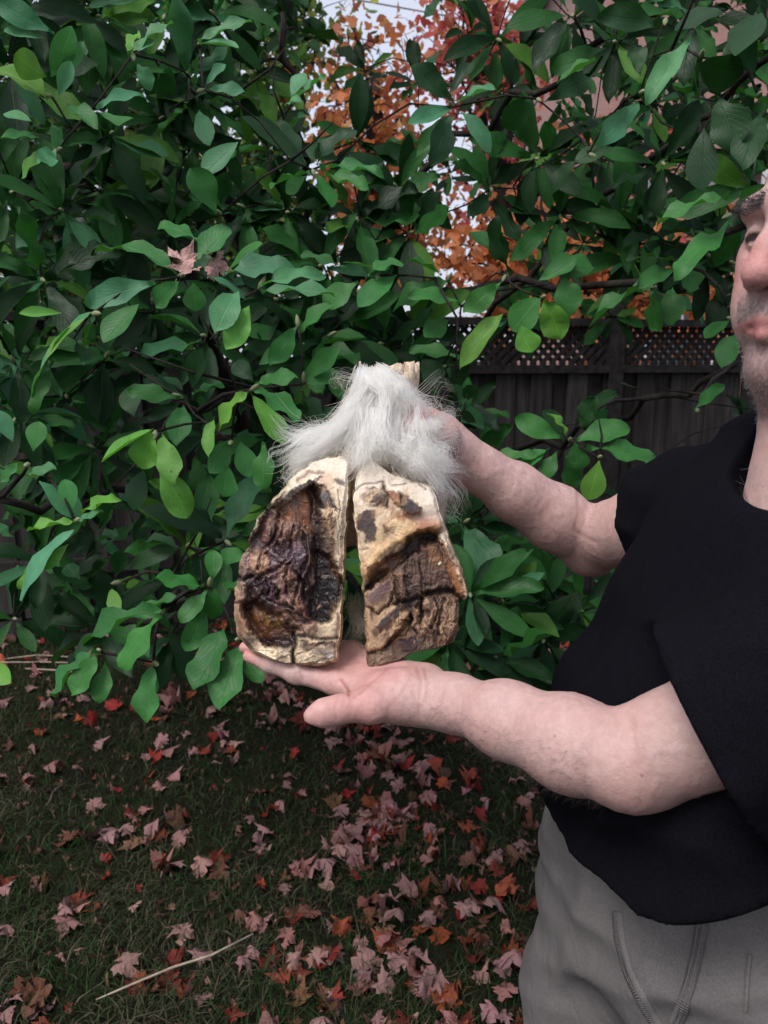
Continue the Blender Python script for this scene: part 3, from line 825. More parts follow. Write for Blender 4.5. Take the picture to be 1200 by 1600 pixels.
# ---- skin colour, per vertex: what the skin itself looks like
skin = np.tile(np.array([0.50, 0.340, 0.312]), (len(bV), 1))
def blob(c, r, col, amt, soft=1.0):
    global skin
    d = np.linalg.norm((bV - np.asarray(c)) / r, axis=1)
    w = (amt * np.clip(1 - d, 0, 1) ** soft)[:, None]
    skin = skin * (1 - w) + np.array(col) * w
pinkc = (0.56, 0.30, 0.27)
for c in FT: blob(c[1], .028, (0.60, 0.25, 0.22), .8)
for c in (TT, TJ, TM, MI, W(600, 1060, .83), W(550, 1020, .87), W(625, 1045, .83)): blob(c, .05, pinkc, .7)
for c in (W(640, 660, .883), W(625, 668, .878), W(668, 655, .935)): blob(c, .030, (0.62, 0.20, 0.18), .85)
for c in RM: blob(c, .025, pinkc, .6)
blob(EL_L + np.array([0.01, 0, -.03]), .07, (0.46, 0.25, 0.21), .6); blob(EL_R + np.array([0.0, 0, -.03]), .06, (0.46, 0.26, 0.22), .5)
blob(W(888, 1184, .66), .0055, (0.42, 0.10, 0.09), .9, .6)                       # small graze on the forearm
hl_ = (bV - HEAD) @ HAX.T / HS
f_, l_, u_ = hl_[:, 0], hl_[:, 1], hl_[:, 2]
inhead = (np.linalg.norm(hl_, axis=1) < .16)
red = np.clip(1 - np.linalg.norm((hl_ - np.array([.108, 0, -.022])) / np.array([.03, .022, .03]), axis=1), 0, 1)
for s in (-1, 1): red = np.maximum(red, .7 * np.clip(1 - np.linalg.norm((hl_ - np.array([.075, s * .042, -.025])) / .035, axis=1), 0, 1))
w = (np.clip(red * 1.4, 0, 1) * .9 * inhead)[:, None]; skin = skin * (1 - w) + np.array([0.50, 0.18, 0.16]) * w
lip = sstep(.0125, .008, np.abs(u_ + .0672) + np.abs(l_) * .22) * (f_ > .078) * inhead
skin = skin * (1 - lip[:, None] * .8) + np.array([0.42, 0.17, 0.16]) * lip[:, None] * .8
nz = fbm(bV * 900, 2, 61)
bl_ = u_ - .045 * np.clip((.035 - f_) / .05, 0, 1) - .006 * fbm(bV * 120, 2, 63)
beard = inhead * sstep(-.030, -.052, bl_) * sstep(-.03, -.012, f_) * (1 - lip) * (0.55 + 0.45 * (nz > -.05))
beard *= 1 - 0.75 * sstep(-.03, -.05, u_) * (np.abs(l_) > .034) * (u_ > -.075)
bw_ = np.where((u_ > -.062) & (np.abs(l_) < .034), .85, .6)
skin = skin * (1 - (beard * bw_)[:, None]) + np.array([0.13, 0.105, 0.105]) * (beard * bw_)[:, None]
eye_ = np.zeros(len(bV))
for s in (-1, 1):
    q = np.linalg.norm((hl_ - np.array([.091, s * .031, .0062])) / np.array([.02, .0145, .0046]), axis=1); eye_ = np.maximum(eye_, sstep(1.0, .7, q))
skin = skin * (1 - eye_[:, None]) + np.array([0.03, 0.02, 0.018]) * eye_[:, None]
def seg_dist(x, y, pts):
    d = np.full(x.shape, 1e9)
    for (ax, ay), (bx, by) in zip(pts[:-1], pts[1:]):
        vx, vy = bx - ax, by - ay; t = np.clip(((x - ax) * vx + (y - ay) * vy) / (vx * vx + vy * vy + 1e-9), 0, 1)
        d = np.minimum(d, np.hypot(x - ax - t * vx, y - ay - t * vy))
    return d
dv_ = bV - CAMP; zz_ = dv_ @ FWD; qx = 600 + FPX * (dv_ @ RGT) / zz_; qy = 800 - FPX * (dv_ @ UPV) / zz_
facing_ = np.einsum('ij,ij->i', bN, -dv_) > 0
for pts, wd_, am, dp in ((((533, 1062), (540, 1074), (546, 1086)), 2.6, .8, .0012), (((553, 1090), (572, 1075), (590, 1058), (606, 1046)), 2.2, .35, .0006), (((652, 1046), (657, 1066), (655, 1092)), 2.4, .4, .0008), (((662, 1044), (668, 1066), (664, 1096)), 2.2, .4, .0008), (((642, 1080), (655, 1105), (652, 1120)), 2.2, .3, .0005), (((600, 1112), (625, 1085), (640, 1060)), 2.2, .25, .0004), (((525, 1096), (527, 1110), (525, 1122)), 2.0, .3, .0005), (((470, 1048), (472, 1060), (470, 1070)), 2.0, .35, .0006), (((428, 1034), (430, 1046)), 1.8, .35, .0005), (((984, 1118), (990, 1140), (994, 1165), (996, 1200)), 4.0, .16, .0008), (((903, 770), (905, 800), (898, 830), (930, 848)), 3.5, .22, .0010)):
    k_ = np.exp(-(seg_dist(qx, qy, pts) / wd_) ** 2) * facing_
    skin = skin * (1 - am * k_[:, None]) + np.array([0.30, 0.10, 0.09]) * am * k_[:, None]
    bV = bV - bN * (dp * k_)[:, None]
for (cx_, cy_, r_) in ((858, 1171, 1.6), (866, 1150, 1.2), (985, 1190, 1.4), (1003, 1213, 1.3), (1001, 1250, 1.8)):
    k_ = np.exp(-(np.hypot(qx - cx_, qy - cy_) / r_) ** 2) * facing_; skin = skin * (1 - .8 * k_[:, None]) + np.array([0.14, 0.06, 0.05]) * .8 * k_[:, None]
# faint veins under the skin of the forearms and hands
vn_ = 1 - np.abs(fbm(bV * np.array([26, 26, 26]), 2, 97)) * 9; vk = np.clip(vn_, 0, 1) * .10 * (~inhead)
skin = skin * (1 - vk[:, None]) + np.array([0.34, 0.27, 0.30]) * vk[:, None]
bV = bV + bN * (vk * .006)[:, None]
brown = 0.5 + 0.5 * fbm(bV * 45, 3, 77)
skin *= (0.93 + 0.14 * brown)[:, None]

m = Mat("skin")
a = m.attr("Col"); p = m.pos()
mott = m.ramp(m.noise(p, 120, 5, 0.6), [(0.35, (0.93, 0.87, 0.86)), (0.65, (1.05, 1.04, 1.04))])
big = m.ramp(m.noise(p, 22, 3, 0.5), [(0.35, (1.02, 0.96, 0.955)), (0.65, (1.0, 1.02, 1.02))])
m.l(m.mix(1.0, m.mix(1.0, a.outputs["Color"], mott, 'MULTIPLY'), big, 'MULTIPLY'), m.b.inputs["Base Color"])
m.set(Roughness=0.52, Specular_IOR_Level=0.35)
m.b.inputs["Subsurface Weight"].default_value = 0.12; m.b.inputs["Subsurface Radius"].default_value = (1.0, 0.35, 0.2); m.b.inputs["Subsurface Scale"].default_value = 0.006
vr = m.n("TexVoronoi", feature='DISTANCE_TO_EDGE'); vr.inputs["Scale"].default_value = 520; m.l(p, vr.inputs["Vector"])
b1_ = m.bump(vr.outputs[0], 0.18, 0.002)
b2_ = m.bump(m.noise(p, 260, 4, 0.6), 0.22, 0.003, b1_)
m.bump(m.noise(m.pos((3, 1, 1)), 35, 3, 0.5), 0.12, 0.012, b2_)
MAT_SKIN = m.m
person = empty("person", (0.44, 0.72, 0.0))
tag(person, "man in black t-shirt and grey trousers holding up a large cloven hoof", "person")
body_me = mesh_np("body", bV, [bQ], True, {"Col": skin})
body = part("body", body_me, MAT_SKIN, person)

# ---- hair: head, brows, stubble, forearms
def hair_mat(name, c0, c1):
    m = Mat(name); a = m.attr("Col"); m.l(a.outputs["Color"], m.b.inputs["Base Color"]); m.set(Roughness=0.45); return m.m
MAT_HAIR = hair_mat("hair", 0, 0)
def sow(mask, n, length, radius, dirf, col, seg=4, jit=.25, curl=0.0, lift=0.0):
    idx = np.nonzero(mask)[0]
    if not len(idx): return None
    idx = rng.choice(idx, n); P = bV[idx] + rng.normal(0, .0009, (n, 3)); N = bN[idx]
    D = dirf(P, N) + rng.normal(0, jit, (n, 3)); D /= np.linalg.norm(D, axis=1)[:, None]
    L = length * (0.6 + 0.7 * rng.random(n)); t = np.linspace(0, 1, seg)
    S = P[:, None] - N[:, None] * .0008 + L[:, None, None] * t[None, :, None] * D[:, None] + (lift * L)[:, None, None] * np.sin(t * 2.4)[None, :, None] * N[:, None]
    S += curl * L[:, None, None] * (t ** 2)[None, :, None] * rng.normal(0, 1, (n, 1, 3))
    V, Q = strands(S, radius, .3); c = np.array(col)[rng.integers(0, len(col), n)]
    return V, Q, np.repeat(c, seg * 3, 0)
GREY = [(0.30, 0.29, 0.29), (0.42, 0.41, 0.41), (0.16, 0.15, 0.15)]
scalp = inhead & (u_ > .055 + .25 * np.clip(f_ - .02, 0, 1) * 2.2) & (f_ < .075) | inhead & (f_ < -.035) & (u_ > -.055)
r_ = sow(scalp, 9000, .013, .00016, lambda P, N: N * .8 - hf2 * .7 + hu * .1, GREY, 4, .35, .12)
part("hair", mesh_np("hair", r_[0], [r_[1]], False, {"Col": r_[2]}), MAT_HAIR, person)["kind"] = "stuff"
brow = inhead & (np.abs(u_ - (.0315 - .10 * np.maximum(np.abs(l_) - .036, 0))) < .0062) & (np.abs(l_) > .010) & (np.abs(l_) < .052) & (f_ > .06)
r_ = sow(brow, 1700, .0065, .00017, lambda P, N: N * .28 + hu * .25 + np.sign((P - HEAD) @ hl)[:, None] * hl * .8, [(0.012, 0.010, 0.010), (0.03, 0.027, 0.027), (.015, .013, .013), (.12, .11, .11)], 4, .25, .05)
part("eyebrow", mesh_np("eyebrow", r_[0], [r_[1]], True, {"Col": r_[2]}), MAT_HAIR, person)["kind"] = "stuff"
stub = inhead & (beard > .25)
r_ = sow(stub, 5200, .0032, .00010, lambda P, N: N * .8 - hu * .5, [(0.05, 0.045, 0.045), (0.45, 0.44, 0.44), (0.5, 0.49, 0.48)], 3, .3)
part("beard_stubble", mesh_np("beard_stubble", r_[0], [r_[1]], True, {"Col": r_[2]}), MAT_HAIR, person)["kind"] = "stuff"
chestm = (np.linalg.norm(bV - (NECK + FC * .085 + np.array([0, 0, -.03])), axis=1) < .055)
r_ = sow(chestm, 150, .011, .00013, lambda P, N: N * .6 + UC * .4, [(0.4, 0.39, 0.39), (0.2, 0.19, 0.19)], 5, .5, .25)
if r_: part("chest_hair", mesh_np("chest_hair", r_[0], [r_[1]], True, {"Col": r_[2]}), MAT_HAIR, person)["kind"] = "stuff"
def arm_mask(e, w, lo, hi, rmax=.07):
    d = w - e; t = (bV - e) @ d / (d @ d); rad = np.linalg.norm(bV - e - t[:, None] * d, axis=1)
    return (t > lo) & (t < hi) & (rad < rmax)
for nm, e, w, n, side in (("arm_hair", EL_L, WR_L, 2600, np.array([0.0, -.35, -.95])), ("arm_hair", EL_R, WR_R, 1300, np.array([-.2, -.3, .9]))):
    mk = arm_mask(e, w, .04, 1.0) & (bN @ nrm(side) > -.15)
    ad = nrm(w - e)
    r_ = sow(mk, n, .009, .00007, lambda P, N: N * .35 + ad * .7 + np.array([0, 0, -.5]), [(0.05, 0.035, 0.03), (0.10, 0.07, 0.055)], 4, .35, .15)
    part(nm, mesh_np(nm, r_[0], [r_[1]], True, {"Col": r_[2]}), MAT_HAIR, person)["kind"] = "stuff"

# ---- t-shirt
T = Field((0.08, 0.32, 1.00), (0.74, 1.06, 1.56), 0.0032)
BC = np.array([0.425, 0.705, 1.155])
T.ell(NECK + np.array([0.015, 0.015, -0.17]) + FC * .035, (0.145, 0.205, 0.20), BAX, 0.03)
T.ell(BC + FC * .060, (0.190, 0.232, 0.20), BAX, 0.06)
T.ell(BC + np.array([0, 0, -.11]) + FC * .045, (0.190, 0.235, 0.16), BAX, 0.05)
T.cone(SH_R + np.array([.012, -.02, 0]), SH_L + np.array([-.004, .02, .0]), 0.064, 0.066, 0.05)
T.cone(NECK + np.array([0.010, .01, -.005]), lerp(NECK, SH_R, .55) + np.array([0, 0, .026]), 0.080, 0.062, 0.04); T.cone(NECK + np.array([0.012, .01, -.03]), lerp(NECK, SH_L, .6) + np.array([0, 0, -.005]), 0.075, 0.06, 0.04)
SLL = lerp(SH_L, EL_L, .79); SLR = lerp(SH_R, EL_R, .46)
# cloth folds: stretched ridges that run from the shoulders to the belly
S_, X, Y, Z = T.sl(T.lo, T.lo + T.h * T.n)
gf = (X - BC[0]) * FC[0] + (Y - BC[1]) * FC[1] + 0 * Z; gr = (X - BC[0]) * RC[0] + (Y - BC[1]) * RC[1] + 0 * Z; gu = Z - BC[2] + 0 * X
def fold(a, b, c, A, seed):
    global T
    P = np.stack([(gf * a[0] + gr * a[1] + gu * a[2]), (gf * b[0] + gr * b[1] + gu * b[2]), (gf * c[0] + gr * c[1] + gu * c[2])], -1)
    n_ = vnoise(P, seed); T.D += (A * (1 - np.abs(n_) * 2)).astype(np.float32)
fold((0, 14, 9), (0, -2.2, 3.2), (7, 0, 0), -0.0070, 81)
fold((0, 5, 22), (0, 3, -1), (3, 0, 0), -0.0050, 83)
fold((2, 26, 14), (0, -3, 5), (9, 0, 0), -0.0030, 85)
HEM = 1.112
T.D = np.maximum(T.D, (HEM + np.where(gr > 0, 1.0 * gr * gr, np.minimum(5.0 * gr * gr, .12)) - Z).astype(np.float32))
T.ell(NECK + FC * .040 + np.array([0, 0, .022]), (0.100, 0.078, 0.064), BAX, 0.008, True)     # neck opening
def sleeve(sh, el, end, rad, inner, nvec, k):
    """a sleeve: a widening tube, cut off square at its hem, hollow, sewn to the shirt at the shoulder"""
    ex = end + (el - sh) * .25; m_ = max(rad) + .05
    S_, X, Y, Z = T.sl(np.minimum(sh, ex) - m_, np.maximum(sh, ex) + m_)
    mid_ = lerp(sh, end, .5)
    d = sd_cone(X, Y, Z, sh, mid_, rad[0], rad[1]); e = sd_cone(X, Y, Z, mid_, ex, rad[1], rad[2])
    h = np.clip(.5 + .5 * (d - e) / .03, 0, 1); d = d * (1 - h) + e * h - .03 * h * (1 - h)
    Pn = np.stack([X * 22 + 0 * Y + 0 * Z, Y * 22 + 0 * X + 0 * Z, Z * 22 + 0 * X + 0 * Y], -1)
    d = d - .004 * (1 - 2 * np.abs(vnoise(Pn, 87)))
    n_ = nrm(nvec); pl = (X - end[0]) * n_[0] + (Y - end[1]) * n_[1] + (Z - end[2]) * n_[2]
    d = np.maximum(d, pl)
    hole = sd_cone(X, Y, Z, lerp(sh, el, .42), ex, rad[0] - .022, rad[2] - .011)
    d = np.maximum(d, -hole)
    T.put(S_, d.astype(np.float32), k)
sleeve(SH_L, EL_L, SLL, (0.080, 0.088, 0.097), 0, nrm(EL_L - SH_L) + np.array([-.08, 0, -.05]), .03)
sleeve(SH_R, EL_R, SLR, (0.076, 0.074, 0.074), 0, nrm(EL_R - SH_R), .03)
tV, tQ = T.mesh(); del T, X, Y, Z, gf, gr, gu
tV = laplace(tV, tQ, 5, 0.5)
m = Mat("black_cotton"); p = m.pos()
shc = m.ramp(m.noise(p, 700, 3, 0.6), [(0.35, (0.0035, 0.0036, 0.0052)), (0.7, (0.0072, 0.0074, 0.0105))])
lint = m.n('TexVoronoi'); lint.inputs['Scale'].default_value = 70; m.l(p, lint.inputs['Vector'])
lk = m.ramp(lint.outputs['Distance'], [(0.0, 1.0), (0.035, 0.0)])
lk = m.mix(1.0, lk, m.ramp(m.noise(p, 9, 3), [(.55, 0.0), (.62, .8)]), 'MULTIPLY')
m.l(m.mix(lk, shc, (0.25, 0.25, 0.28)), m.b.inputs["Base Color"])
m.set(Roughness=0.92, Specular_IOR_Level=0.03); m.b.inputs["Sheen Weight"].default_value = 0.0; m.b.inputs["Sheen Roughness"].default_value = 0.5
b_ = m.bump(m.noise(p, 900, 2), 0.25, 0.0015); m.bump(m.noise(m.pos((1, 1, .5)), 26, 3, 0.5, 0.6), 0.35, 0.012, b_)
MAT_SHIRT = m.m
shirt_me = mesh_np("t_shirt", tV, [tQ], True)
shirt = part("t_shirt", shirt_me, MAT_SHIRT, person)

# ---- trousers
R_ = Field((0.06, 0.36, 0.04), (0.80, 1.10, 1.19), 0.0055)
PV = np.array([0.425, 0.752, 1.00])
R_.ell(PV + np.array([0, 0, .06]) + FC * .035, (0.150, 0.205, 0.18), BAX, 0.03)
R_.ell(PV + np.array([0, 0, -.03]) + FC * .015, (0.182, 0.248, 0.17), BAX, 0.05)
LEG = []
for s in (1, -1):
    hip = PV + RC * s * .115 + FC * .02 + np.array([0, 0, -.06]); kn = PV + RC * s * .150 + FC * (.05 if s > 0 else .02); kn[2] = .50
    an = PV + RC * s * .165 + FC * (.03 if s > 0 else -.02); an[2] = .07
    R_.chain([hip, lerp(hip, kn, .5), kn, lerp(kn, an, .5), an], [0.135, 0.120, 0.098, 0.090, 0.084], 0.04, 0.05); LEG.append(an)
S_, X, Y, Z = R_.sl(R_.lo, R_.lo + R_.h * R_.n)
gf = (X - PV[0]) * FC[0] + (Y - PV[1]) * FC[1] + 0 * Z; gr = (X - PV[0]) * RC[0] + (Y - PV[1]) * RC[1] + 0 * Z; gu = Z - PV[2] + 0 * X
for a, b, A, sd_ in (((0, 9, 13), (0, 2, -1.5), -.009, 91), ((3, 11, 2.0), (0, -1, 2), -.010, 93), ((4, 4, 24), (3, 3, 1), -.006, 95)):
    P = np.stack([(gr * a[1] + gf * a[0] + gu * a[2]), (gr * b[1] + gu * b[2]), gf * 4], -1)
    R_.D += (A * (1 - np.abs(vnoise(P, sd_)) * 2)).astype(np.float32)
R_.plane_cut((0, 0, 1.165), (0, 0, 1))
rV, rQ = R_.mesh(); del R_, X, Y, Z, gf, gr, gu
rV = laplace(rV, rQ, 2, 0.5)
m = Mat("grey_cotton_twill"); p = m.pos()
tw = m.n("TexWave", wave_type='BANDS', bands_direction='DIAGONAL'); tw.inputs["Scale"].default_value = 330; tw.inputs["Distortion"].default_value = 1.0; m.l(p, tw.inputs["Vector"])
cl = m.ramp(m.noise(p, 9, 4), [(0.3, (0.122, 0.112, 0.106)), (0.7, (0.174, 0.160, 0.150))])
cl = m.mix(0.25, cl, m.ramp(m.noise(p, 500, 2), [(0.3, (0.06, 0.06, 0.065)), (0.7, (0.22, 0.22, 0.24))]))
m.l(cl, m.b.inputs["Base Color"]); m.set(Roughness=0.9, Specular_IOR_Level=0.06)
b_ = m.bump(tw.outputs["Fac"], 0.12, 0.001); m.bump(m.noise(m.pos((1, 1, .6)), 22, 3, .5, .8), 0.35, 0.012, b_)
MAT_TROUSER = m.m
trou_me = mesh_np("trousers", rV, [rQ], True)
trousers = part("trousers", trou_me, MAT_TROUSER, person)
def bvh(V, Q): return BVHTree.FromPolygons([Vector(v) for v in V], [tuple(q) for q in Q])
sel = rV[:, 2] > .5
rb = bvh(rV, rQ); tb = bvh(tV, tQ)
def on_surface(b, px, py):
    d = Vector(nrm(W(px, py, 1) - CAMP)); h = b.ray_cast(Vector(CAMP), d)
    return (np.array(h[0]), np.array(h[1])) if h[0] is not None else None
def strip(b, path, half, lift, n=40):
    path = np.array(path, float); t = np.linspace(0, len(path) - 1, n)
    pp = np.stack([np.interp(t, range(len(path)), path[:, k]) for k in (0, 1)], 1)
    hits = [on_surface(b, *q) for q in pp]; hits = [h for h in hits if h is not None]
    P = np.array([h[0] for h in hits]); N = np.array([h[1] for h in hits])
    if len(P) > 6:
        for _ in range(3): P[1:-1] = (P[:-2] + P[1:-1] * 2 + P[2:]) / 4; N[1:-1] = (N[:-2] + N[1:-1] * 2 + N[2:]) / 4
    return P + N * lift, N
def ribbon(P, N, half, thick):
    T_ = np.gradient(P, axis=0); T_ /= np.linalg.norm(T_, axis=1)[:, None]; S2 = np.cross(T_, N); S2 /= np.linalg.norm(S2, axis=1)[:, None]
    n = len(P); V = np.stack([P - S2 * half - N * thick, P - S2 * half * .8 + N * thick, P + S2 * half * .8 + N * thick, P + S2 * half - N * thick], 1).reshape(-1, 3)
    i = np.arange(n - 1)[:, None] * 4; j = np.arange(4)[None]; j2 = (j + 1) % 4
    return V, [np.stack([i + j, i + j2, i + 4 + j2, i + 4 + j], -1).reshape(-1, 4)]
def sew(name, b, path, half, thick, mat, parent, lift=.0006):
    P, N = strip(b, path, half, lift)
    if len(P) > 3: v, f = ribbon(P, N, half, thick); return part(name, mesh_np(name, v, f), mat, parent)
sew("pocket_edge", rb, [(968, 1425), (972, 1470), (985, 1520), (1010, 1570), (1040, 1620)], .0065, .0022, MAT_TROUSER, person)
sew("fly_seam", rb, [(1098, 1440), (1090, 1490), (1078, 1540), (1060, 1590), (1045, 1630)], .006, .0018, MAT_TROUSER, person)
def rungs(name, b, path, half, step, mat):
    P, N = strip(b, path, half, .0024, 60); bg = Bag()
    if len(P) < 6: return
    T_ = np.gradient(P, axis=0); T_ /= np.linalg.norm(T_, axis=1)[:, None]; S2 = np.cross(T_, N); S2 /= np.linalg.norm(S2, axis=1)[:, None]
    for k in range(0, len(P), step):
        v, f = tube(np.array([P[k] - S2[k] * half, P[k] + N[k] * .0006, P[k] + S2[k] * half]), .0007, 4); bg.add(v, f)
    part(name, bg.mesh(name), mat, person)
rungs("stitching", rb, [(1098, 1440), (1090, 1490), (1078, 1540), (1060, 1590), (1045, 1630)], .0055, 1, MAT_TROUSER)
rungs("stitching", rb, [(962, 1425), (966, 1470), (979, 1520), (1004, 1570), (1034, 1620)], .0035, 1, MAT_TROUSER)
for dx in (-4, 4): sew("stitching", rb, [(1098 + dx, 1440), (1090 + dx, 1490), (1078 + dx, 1540), (1060 + dx, 1590), (1045 + dx, 1630)], .0008, .0012, MAT_STRAW if False else MAT_TROUSER, person, .0026)
sew("cargo_pocket", rb, [(1172, 1490), (1168, 1530), (1165, 1580)], .002, .0012, MAT_TROUSER, person)
sew("sleeve_hem", tb, [(1012, 1085), (1040, 1118), (1075, 1165), (1110, 1210), (1145, 1250)], .0012, .0009, MAT_SHIRT, person)
# ---- shoes
m = Mat("brown_shoe_leather"); m.l(m.ramp(m.noise(m.pos(), 30, 4), [(.3, (.03, .022, .018)), (.7, (.06, .045, .035))]), m.b.inputs["Base Color"]); m.set(Roughness=.6)
MAT_SHOE = m.m
for s, an in zip((1, -1), LEG):
    Fs = Field(an + np.array([-.36, -.30, -.09]), an + np.array([.22, .20, .10]), .006)
    c0 = an.copy(); c0[2] = .05
    Fs.chain([c0 - FC * .06, c0 + FC * .06 + np.array([0, 0, -.005]), c0 + FC * .17 + np.array([0, 0, -.015])], [.046, .048, .038], .02, .02)
    Fs.cone(c0 + np.array([0, 0, .02]), c0 + np.array([0, 0, .06]), .048, .046, .02); Fs.plane_cut((0, 0, .012), (0, 0, -1))
    v, q = Fs.mesh(); part("shoe", mesh_np("shoe", laplace(v, q, 1), [q]), MAT_SHOE, person)

# ================================================================== HOOF
# Each claw: a dense sheet for the worn sole (its outline and relief follow the photographed hoof), closed behind by the horn wall.
HZ = 0.832                                   # depth of the sole plane along the lens axis
hoof = empty("cloven_hoof", W(560, 1042, 0.90))
tag(hoof, "large dried cloven hoof with long cream hair and dark stained soles", "hoof")
def poly_sd(x, y, pts):
    pts = list(pts); d = seg_dist(x, y, pts + [pts[0]]); ins = np.zeros(x.shape, bool)
    for (ax, ay), (bx, by) in zip(pts, pts[1:] + [pts[0]]):
        c = ((ay > y) != (by > y)) & (x < (bx - ax) * (y - ay) / (by - ay + 1e-9) + ax); ins ^= c
    return np.where(ins, -d, d)
class Claw:
    def __init__(s, left, right, nu, nv, seed):
        left = np.array(left, float); right = np.array(right, float)
        y0, y1 = left[0][1], left[-1][1]
        v = np.linspace(0, 1, nv); tl = np.linspace(0, 1, len(left))
        # both edges are given from the top down with the same number of points
        Lx, Ly = [np.interp(v, tl, left[:, k]) for k in (0, 1)]; Rx, Ry = [np.interp(v, tl, right[:, k]) for k in (0, 1)]
        for a in (Lx, Ly, Rx, Ry):
            for _ in range(6): a[1:-1] = (a[:-2] + 2 * a[1:-1] + a[2:]) / 4
        u = np.linspace(0, 1, nu)[None]
        s.x = Lx[:, None] * (1 - u) + Rx[:, None] * u; s.y = Ly[:, None] * (1 - u) + Ry[:, None] * u
        e = fbm(np.stack([s.x * .09, s.y * .09, 0 * s.x + seed], -1), 3, seed)
        edge = np.minimum(u, 1 - u) * 2 + 0 * s.x
        s.x += e * 3.4 * (1 - np.clip(edge * 3, 0, 1)) ; s.y += e * 2.4
        s.h = np.zeros_like(s.x); s.c = np.tile(srgb(224, 202, 170), (*s.x.shape, 1)); s.g = np.full(s.x.shape, 0.55)
        s.seed = seed
        q = np.stack([s.x * .045, s.y * .045, 0 * s.x + seed * 3.1], -1)
        q2 = np.stack([s.x * .16, s.y * .16, 0 * s.x + seed * 1.7], -1)
        s.wx = s.x + 9 * fbm(q, 4, seed + 1, .6) + 4.5 * fbm(q2, 4, seed + 3, .65); s.wy = s.y + 9 * fbm(q + 9, 4, seed + 2, .6) + 4.5 * fbm(q2 + 5, 4, seed + 4, .65)
    def paint(s, w, col, amt):
        w = (w * amt)[..., None]; s.c = s.c * (1 - w) + np.array(col) * w
    def ell(s, cx, cy, rx, ry, ang=0, col=None, amt=1.0, dh=0.0, soft=0.35, gloss=None, warp=1.0):
        X = s.x + (s.wx - s.x) * warp - cx; Y = s.y + (s.wy - s.y) * warp - cy; a = math.radians(ang)
        d = np.hypot((X * math.cos(a) + Y * math.sin(a)) / rx, (-X * math.sin(a) + Y * math.cos(a)) / ry)
        w = sstep(1 + soft, 1 - soft, d)
        if col is not None: s.paint(w, col, amt)
        if dh: s.h += dh * np.clip(1 - d * d, 0, 1) ** .8 if dh > 0 else dh * sstep(1 + soft, max(0, 1 - soft * 1.6), d)
        if gloss is not None: s.g = s.g * (1 - w) + gloss * w
    def poly(s, pts, col=None, amt=1.0, dh=0.0, soft=4.0, gloss=None, warp=1.0):
        d = poly_sd(s.x + (s.wx - s.x) * warp, s.y + (s.wy - s.y) * warp, pts); w = sstep(soft, -soft, d)
        if col is not None: s.paint(w, col, amt)
        s.h += dh * w
        if gloss is not None: s.g = s.g * (1 - w) + gloss * w
    def line(s, pts, width, col=None, amt=1.0, dh=0.0, warp=.6, gloss=None):
        d = seg_dist(s.x + (s.wx - s.x) * warp, s.y + (s.wy - s.y) * warp, pts); w = np.exp(-(d / width) ** 2)
        if col is not None: s.paint(w, col, amt)
        s.h += dh * w
        if gloss is not None: s.g = s.g * (1 - w) + gloss * w
    def rough(s, where, amp, freq, ridged=False, ang=0, stretch=1, seed=0, colamt=0.0, dark=0.35):
        a = math.radians(ang); X = s.wx * math.cos(a) + s.wy * math.sin(a); Y = (-s.wx * math.sin(a) + s.wy * math.cos(a)) / stretch
        n = fbm(np.stack([X * freq, Y * freq, 0 * X + seed], -1), 4, seed + 11)
        if ridged: n = 1 - 2.4 * np.abs(n)
        s.h += amp * n * where
        if colamt: s.c *= (1 + colamt * where * np.clip(n, -1, 1))[..., None] * (1 - dark * where * sstep(.1, -.5, n))[..., None]
    def mask(s, cx, cy, rx, ry, ang=0, soft=.4):
        X = s.wx - cx; Y = s.wy - cy; a = math.radians(ang)
        d = np.hypot((X * math.cos(a) + Y * math.sin(a)) / rx, (-X * math.sin(a) + Y * math.cos(a)) / ry); return sstep(1 + soft, 1 - soft, d)
    def streaks(s, cols, seed):
        # old stain and dirt: ragged streaks and flecks with shapes of their own
        for k, (cx, cy, rx, ry, ang, col, amt, fr, st, th) in enumerate(cols):
            a = math.radians(ang); X = s.wx * math.cos(a) + s.wy * math.sin(a); Y = (-s.wx * math.sin(a) + s.wy * math.cos(a))
            n = fbm(np.stack([X * fr, Y * fr / st, 0 * X + seed + k], -1), 5, seed + k, .6)
            s.paint(sstep(th, th + .22, n) * s.mask(cx, cy, rx, ry, 0, .6), col, amt)
    def finish(s, name, mat, tilt, back, wallcol):
        nv, nu = s.x.shape
        u = np.linspace(0, 1, nu)[None] + 0 * s.x; v = np.linspace(0, 1, nv)[:, None] + 0 * s.x
        ed = np.minimum(np.minimum(u, 1 - u) * 1.0, np.minimum(v, 1 - v) * 1.6)
        s.h -= 0.006 * (1 - sstep(0, .05, ed))                       # rounded rim
        z = HZ + tilt(s.x, s.y) - s.h
        f = FWD[None, None] + ((s.x - 600) / FPX)[..., None] * RGT + ((800 - s.y) / FPX)[..., None] * UPV
        V = CAMP + z[..., None] * f
        i = np.arange(nv * nu).reshape(nv, nu)
        Q = [np.stack([i[:-1, :-1], i[1:, :-1], i[1:, 1:], i[:-1, 1:]], -1).reshape(-1, 4)]
        loop = np.concatenate([i[0, :-1], i[:-1, -1], i[-1, :0:-1], i[:0:-1, 0]])
        Vf = V.reshape(-1, 3); VV = [Vf]; col = [s.c.reshape(-1, 3)]; gl = [s.g.ravel()]; n0 = len(Vf); prev = loop
        cen = Vf.mean(0); bdir = nrm(back - cen)
